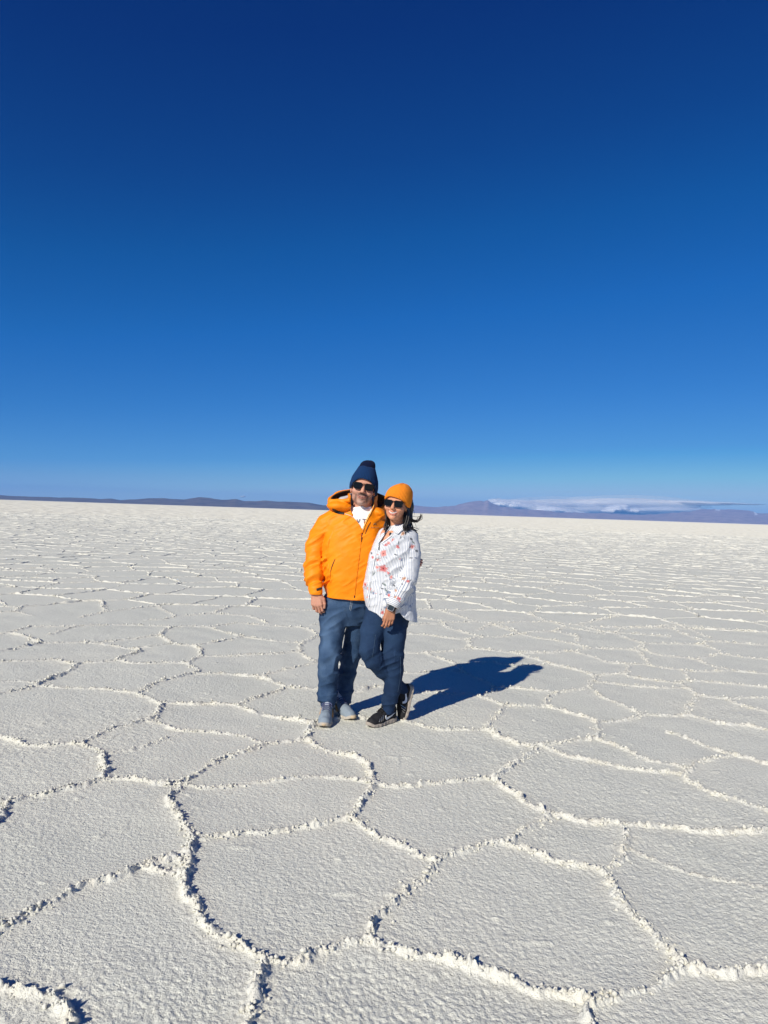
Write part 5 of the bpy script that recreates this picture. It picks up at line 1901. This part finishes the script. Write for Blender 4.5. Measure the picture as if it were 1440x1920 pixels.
leaves = [(721, 1096, 4.5, 1.3, .5, GRN), (716.5, 1103.5, 2.4, 1.1, .2, DK), (724, 1107, 4.2, 1.2, 1.1, GRN), (767, 993, 3.4, 1.0, 1.4, DK), (771, 1011, 3.2, 1.3, .7, DK), (775, 1017, 3.0, 1.1, .9, GRN),
          (781, 1033, 3.0, 1.6, .5, DK), (770, 1046, 3.4, .9, .1, DK), (701, 1076, 3.6, .8, -1.1, GRN), (739, 1098, 3.0, 1.0, .5, DK), (742, 1040, 3.2, .8, .2, DK), (751, 1008, 4.0, .7, 1.9, DK), (747.5, 1017, 3.2, .7, 1.5, DK),
          (696.5, 1037, 2.4, .9, 1.2, DK), (706, 1038, 2.0, .7, 1.3, DK), (714, 1114, 3.0, .6, -.3, DK), (754, 1095, 2.6, .8, 1.0, DK), (779, 1046, 2.4, .9, .2, BLU), (732, 1086, 2.8, .6, .2, BLU)]
for i, (x, y, a, b, an, c) in enumerate(leaves):
    dab(x, y, a * 1.1, b * 1.35, an, c, .85, 0, 40 + i)
shirt = woman.part('shirt', SV, SF, SHIRT, fix=False, attrs={'stripe': stripe, 'tone': tone})
sb_ = bvh_of(SV, SF)
def spatch(name, outline, lift, thick, vert=True, mat=SHIRT, uo=0., on=None):
    r = patch(on or sb_, outline, lift, thick)
    if not r: return
    V, F = r
    if mat is SHIRT:
        o = np.array(outline)
        px = 720 + FPX * (V[:, 0] * cr + (V[:, 2] - CAM_H) * sr) / V[:, 1]
        py = 960 - FPX * (-V[:, 0] * sr + (V[:, 2] - CAM_H) * cr) / V[:, 1]
        u = (px * math.cos(uo) + py * math.sin(uo)) * KW + 3
        tn = np.zeros((len(V), 4), np.float32)
        woman.part(name, V, F, mat, shirt, attrs={'stripe': u, 'tone': tn})
    else:
        woman.part(name, V, F, mat, shirt)
spatch('collar', [(747, 983.5), (757, 981.5), (758.5, 987), (756, 993), (746.0, 1001.5), (739.5, 998.5), (733.5, 992.5), (740, 987.5)], .012, .012, uo=.6, on=pre)
spatch('collar', [(728.0, 985.0), (733.5, 984.5), (731.5, 989.5), (726.0, 996.5), (719.0, 1005.5), (712.5, 1015.5), (711.0, 1010), (714.5, 1002), (720.0, 993)], .012, .012, uo=-.9, on=pre)
spatch('placket', stroke([(736.5, 999), (732.5, 1005.5), (724, 1012), (714, 1018.5)], 2.6), .006, .006, uo=.9, on=pre)
spatch('placket', stroke([(712.3, 1017.5), (708, 1028), (703.5, 1042), (700, 1058), (696, 1078), (692.5, 1098), (691.0, 1116), (691.6, 1138)], 3.4), .0045, .006, uo=.15)
for px, py in ((709.6, 1025), (702.8, 1046), (698.2, 1068), (693.8, 1091), (691.4, 1117)):
    spatch('button', rrect(1.5, 1.5, px, py, .7, 3), .008, .004, mat=WHITE)
spatch('pendant', [(730.0, 999.5), (732.6, 998.0), (734.0, 1000.5), (731.5, 1004.5), (729.4, 1003.2)], .002, .008, mat=BLACK, on=pre)
# cuff of the sleeve, watch
def band(person, name, a, b, ra, rb, th, mat, parent=None, attrs_=None, n=40):
    a, b = np.asarray(a), np.asarray(b)
    d = (b - a) / np.linalg.norm(b - a)
    s1 = np.cross(d, (0, 0, 1.)); s1 /= np.linalg.norm(s1); s2 = np.cross(d, s1)
    V = []
    for p, r in ((a, ra), (b, rb), (b, rb - th), (a, ra - th)):
        an = np.linspace(0, 2 * math.pi, n, endpoint=False)
        V.append(p + r * (np.cos(an)[:, None] * s1 + np.sin(an)[:, None] * s2))
    F = [(k * n + j, k * n + (j + 1) % n, ((k + 1) % 4) * n + (j + 1) % n, ((k + 1) % 4) * n + j) for k in range(4) for j in range(n)]
    V = np.concatenate(V)
    at_ = {}
    if attrs_:
        at_ = {'stripe': (V - a) @ d + 3.0, 'tone': np.zeros((len(V), 4), np.float32)}
    return person.part(name, V, F, mat, parent, attrs=at_)
band(woman, 'cuff', w(743.0, 1123.5, -.174), w(736.0, 1137.5, -.187), .0485, .0425, .006, SHIRT, shirt, True)
wa = w(734.8, 1138.0, -.188); wb = w(731.6, 1145.5, -.196)
strap = band(woman, 'watch', wa, wb, .0300, .0300, .003, BLACK)
ax_ = (wb - wa) / np.linalg.norm(wb - wa)
out_ = np.array((-.15, -1, .12)); out_ -= ax_ * out_.dot(ax_); out_ /= np.linalg.norm(out_)
sd2 = np.cross(ax_, out_)
def slab(name, c, hx_, hy_, hz__, mat, parent):
    pts = rrect(2 * hx_, 2 * hy_, 0, 0, min(hx_, hy_) * .45, 5)
    n = len(pts)
    V = np.array([c + sd2 * a + ax_ * b + out_ * hz__ for a, b in pts] + [c + sd2 * a + ax_ * b - out_ * hz__ for a, b in pts])
    F = [tuple(range(n)), tuple(range(2 * n - 1, n - 1, -1))] + [(i, (i + 1) % n, n + (i + 1) % n, n + i) for i in range(n)]
    return woman.part(name, V, F, mat, parent, smooth=False)
wc = (wa + wb) / 2 + out_ * .031
slab('watch_case', wc, .0215, .0190, .005, METAL, strap)
slab('watch_face', wc + out_ * .0042, .0195, .0170, .002, plain('watch_glass', (.03, .04, .045), .15, .5), strap)

# --- trainers
BS = dict(upper=mesh_upper('black_mesh', (.010, .010, .012), (.018, .018, .020)), sole=plain('dusty_sole', (.36, .31, .26), .9), laces=fabric('black_laces', (.010, .010, .011)), tongue=fabric('black_tongue', (.016, .014, .016)))
toe, heel = G(682.0, 1366.5), G(740.5, 1353.5)
dd_ = (toe - heel) / np.linalg.norm(toe - heel)
sC, trC, upC = shoe(woman, toe, heel + np.array((0, .02)), .262, BS, lift=.003)
fr = (w(775.5, 1284.5, .145), (-.22, -.12, -.97), (-.93, -.30, .20))
sD, trD, upD = shoe(woman, None, None, .255, BS, frame=fr, label='black trainer raised on its toe')
for a, b, r in ((w(728, 1318, .025), w(727, 1343, .03), .029), (w(755, 1290, .12), w(766, 1306, .14), .030)):
    vs_ = Vol(np.minimum(a, b) - .06, np.maximum(a, b) + .06, .004)
    vs_.add(rcone(a, b, r * .9, r), 0)
    q1, q2 = vs_.mesh()
    woman.part('sock', q1, q2, BS['tongue'], fix=False)
cb_, db_ = bvh_of(*upC), bvh_of(*upD)
def side_logo(up, tr, sh, poly, mat=WHITE):
    """a flat mark stuck on the outer side of a shoe: outline in the shoe's own length and height"""
    lo_bvh = bvh_of(*up)
    o3 = tr(np.zeros((1, 3)))[0]; ex = tr(np.array([[1., 0, 0]]))[0] - o3; ey = tr(np.array([[0, 1., 0]]))[0] - o3; ez = tr(np.array([[0, 0, 1.]]))[0] - o3
    o = np.array(poly, float); nb = len(o)
    fine = []
    for p, q_ in zip(o, np.roll(o, -1, 0)):
        k_ = max(1, int(np.linalg.norm(q_ - p) / .006))
        fine += [p + (q_ - p) * t for t in np.arange(k_) / k_]
    vs, _, fs, _, _, _ = delaunay_2d_cdt([Vector(map(float, p)) for p in fine], [(i, (i + 1) % len(fine)) for i in range(len(fine))], [], 1, 1e-6)
    A = []
    for p in vs:
        st = o3 + ex * p[0] + ez * p[1] + ey * .12
        h = lo_bvh.ray_cast(Vector(map(float, st)), Vector(map(float, -ey)))
        A.append(np.array(h[0]) if h[0] is not None else st - ey * .085)
    A = np.array(A); n_ = len(A)
    V = np.concatenate([A + ey * .0035, A - ey * .002])
    F = [tuple(f) for f in fs] + [tuple(i + n_ for i in reversed(f)) for f in fs]
    ed = {(f[i], f[(i + 1) % len(f)]) for f in fs for i in range(len(f))}
    F += [(b_, a_, a_ + n_, b_ + n_) for a_, b_ in ed if (b_, a_) not in ed]
    woman.part('logo', V, F, mat, sh, smooth=False)
TICK = [(.136, .066), (.131, .047), (.119, .0345), (.100, .0355), (.028, .072), (.096, .052), (.110, .050), (.118, .056), (.124, .068)]
side_logo(upC, trC, sC, TICK)
side_logo(upD, trD, sD, TICK)
for up, tr, sh in ((upC, trC, sC), (upD, trD, sD)):
    for x0 in (.148, .165, .182):
        side_logo(up, tr, sh, [(x0, .074 - (x0 - .148) * .5), (x0 + .003, .073 - (x0 - .148) * .5), (x0 + .016, .036), (x0 + .012, .036)], METAL)

# --- hair
locks = []
g = np.random.default_rng(77)
def lock(pts, r0, r1, jit, n=1):
    for _ in range(n):
        p = np.array(pts) + g.normal(0, jit, (len(pts), 3)) * np.linspace(.3, 1, len(pts))[:, None]
        c = catmull(p, 6)
        t = np.linspace(0, 1, len(c))
        locks.append(tube(c, r0 * (1 - t) ** .6 + r1, 5))
# curtain behind the jaw on the right, falling on the shoulder
for i in range(46):
    f = i / 45
    lock([w(760 + 9 * f, 935 + 6 * f, -.12 + .12 * f), w(764 + 7 * f, 955, -.13 + .12 * f), w(763 + 8 * f, 972 + 3 * f, -.14 + .11 * f), w(758 + 13 * f + g.normal(0, 1.5), 988 + 3 * f, -.155 + .10 * f), w(764 + 12 * f + g.normal(0, 3), 997 + g.normal(0, 3), -.15 + .08 * f)], .0065, .0008, .004)
for i in range(22):
    f = i / 21
    lock([w(724.5 + 3 * f, 944, -.10 + .07 * f), w(724 + 3 * f, 960, -.11 + .07 * f), w(724 + 6 * f, 974, -.12 + .07 * f), w(722 + 9 * f + g.normal(0, 1), 986 + g.normal(0, 2), -.125 + .06 * f), w(719 + 7 * f, 997 + g.normal(0, 4), -.14 + .05 * f)], .0055, .0006, .003)
for i in range(18):
    lock([w(764, 962, -.10), w(769, 971 + g.normal(0, 1), -.09), w(774 + g.normal(0, 1), 976.5 + g.normal(0, 1), -.08), w(781 + g.normal(0, 1.5), 977.5 + g.normal(0, 1), -.07), w(787 + g.normal(0, 1.5), 973 + g.normal(0, 2), -.07), w(790 + g.normal(0, 1), 966 + g.normal(0, 2.5), -.06)], .0042, .0004, .0015)
for i in range(9):
    lock([w(762, 985, -.13), w(768, 988, -.13), w(776 + g.normal(0, 2), 991 + g.normal(0, 2), -.11), w(783 + g.normal(0, 3), 997 + g.normal(0, 3), -.10)], .0038, .0005, .003)
lock([w(768, 950, -.06), w(775, 956, -.05), w(777, 963, -.05), w(776, 968, -.05)], .0012, .0004, .0)
lock([w(768, 966, -.06), w(779, 969, -.05), w(787, 968, -.05), w(789, 964, -.05)], .0012, .0004, .0)
lock([w(776, 976, -.06), w(779, 983, -.05), w(781, 989, -.05), w(786, 992, -.05)], .0010, .0004, .0)
a, b = merge(locks)
hv_ = Vol((.0, 4.70, 1.32), (.30, 5.10, 1.64), .004)
chain(hv_, [(w(758, 930, -.03), .052), (w(761, 950, -.04), .050), (w(761, 972, -.055), .042), (w(760, 984, -.06), .030)], .01)
chain(hv_, [(w(730, 940, -.03), .036), (w(731, 962, -.04), .034), (w(731, 980, -.05), .022)], .01)
hv_.disp(folds(61, (45, 20, 4), (20, 45, 0), (0, 0, 4), .004))
c, d = hv_.mesh()
V, F = merge([(a, b), (c, [tuple(f) for f in d])])
woman.part('hair', V, F, HAIR)
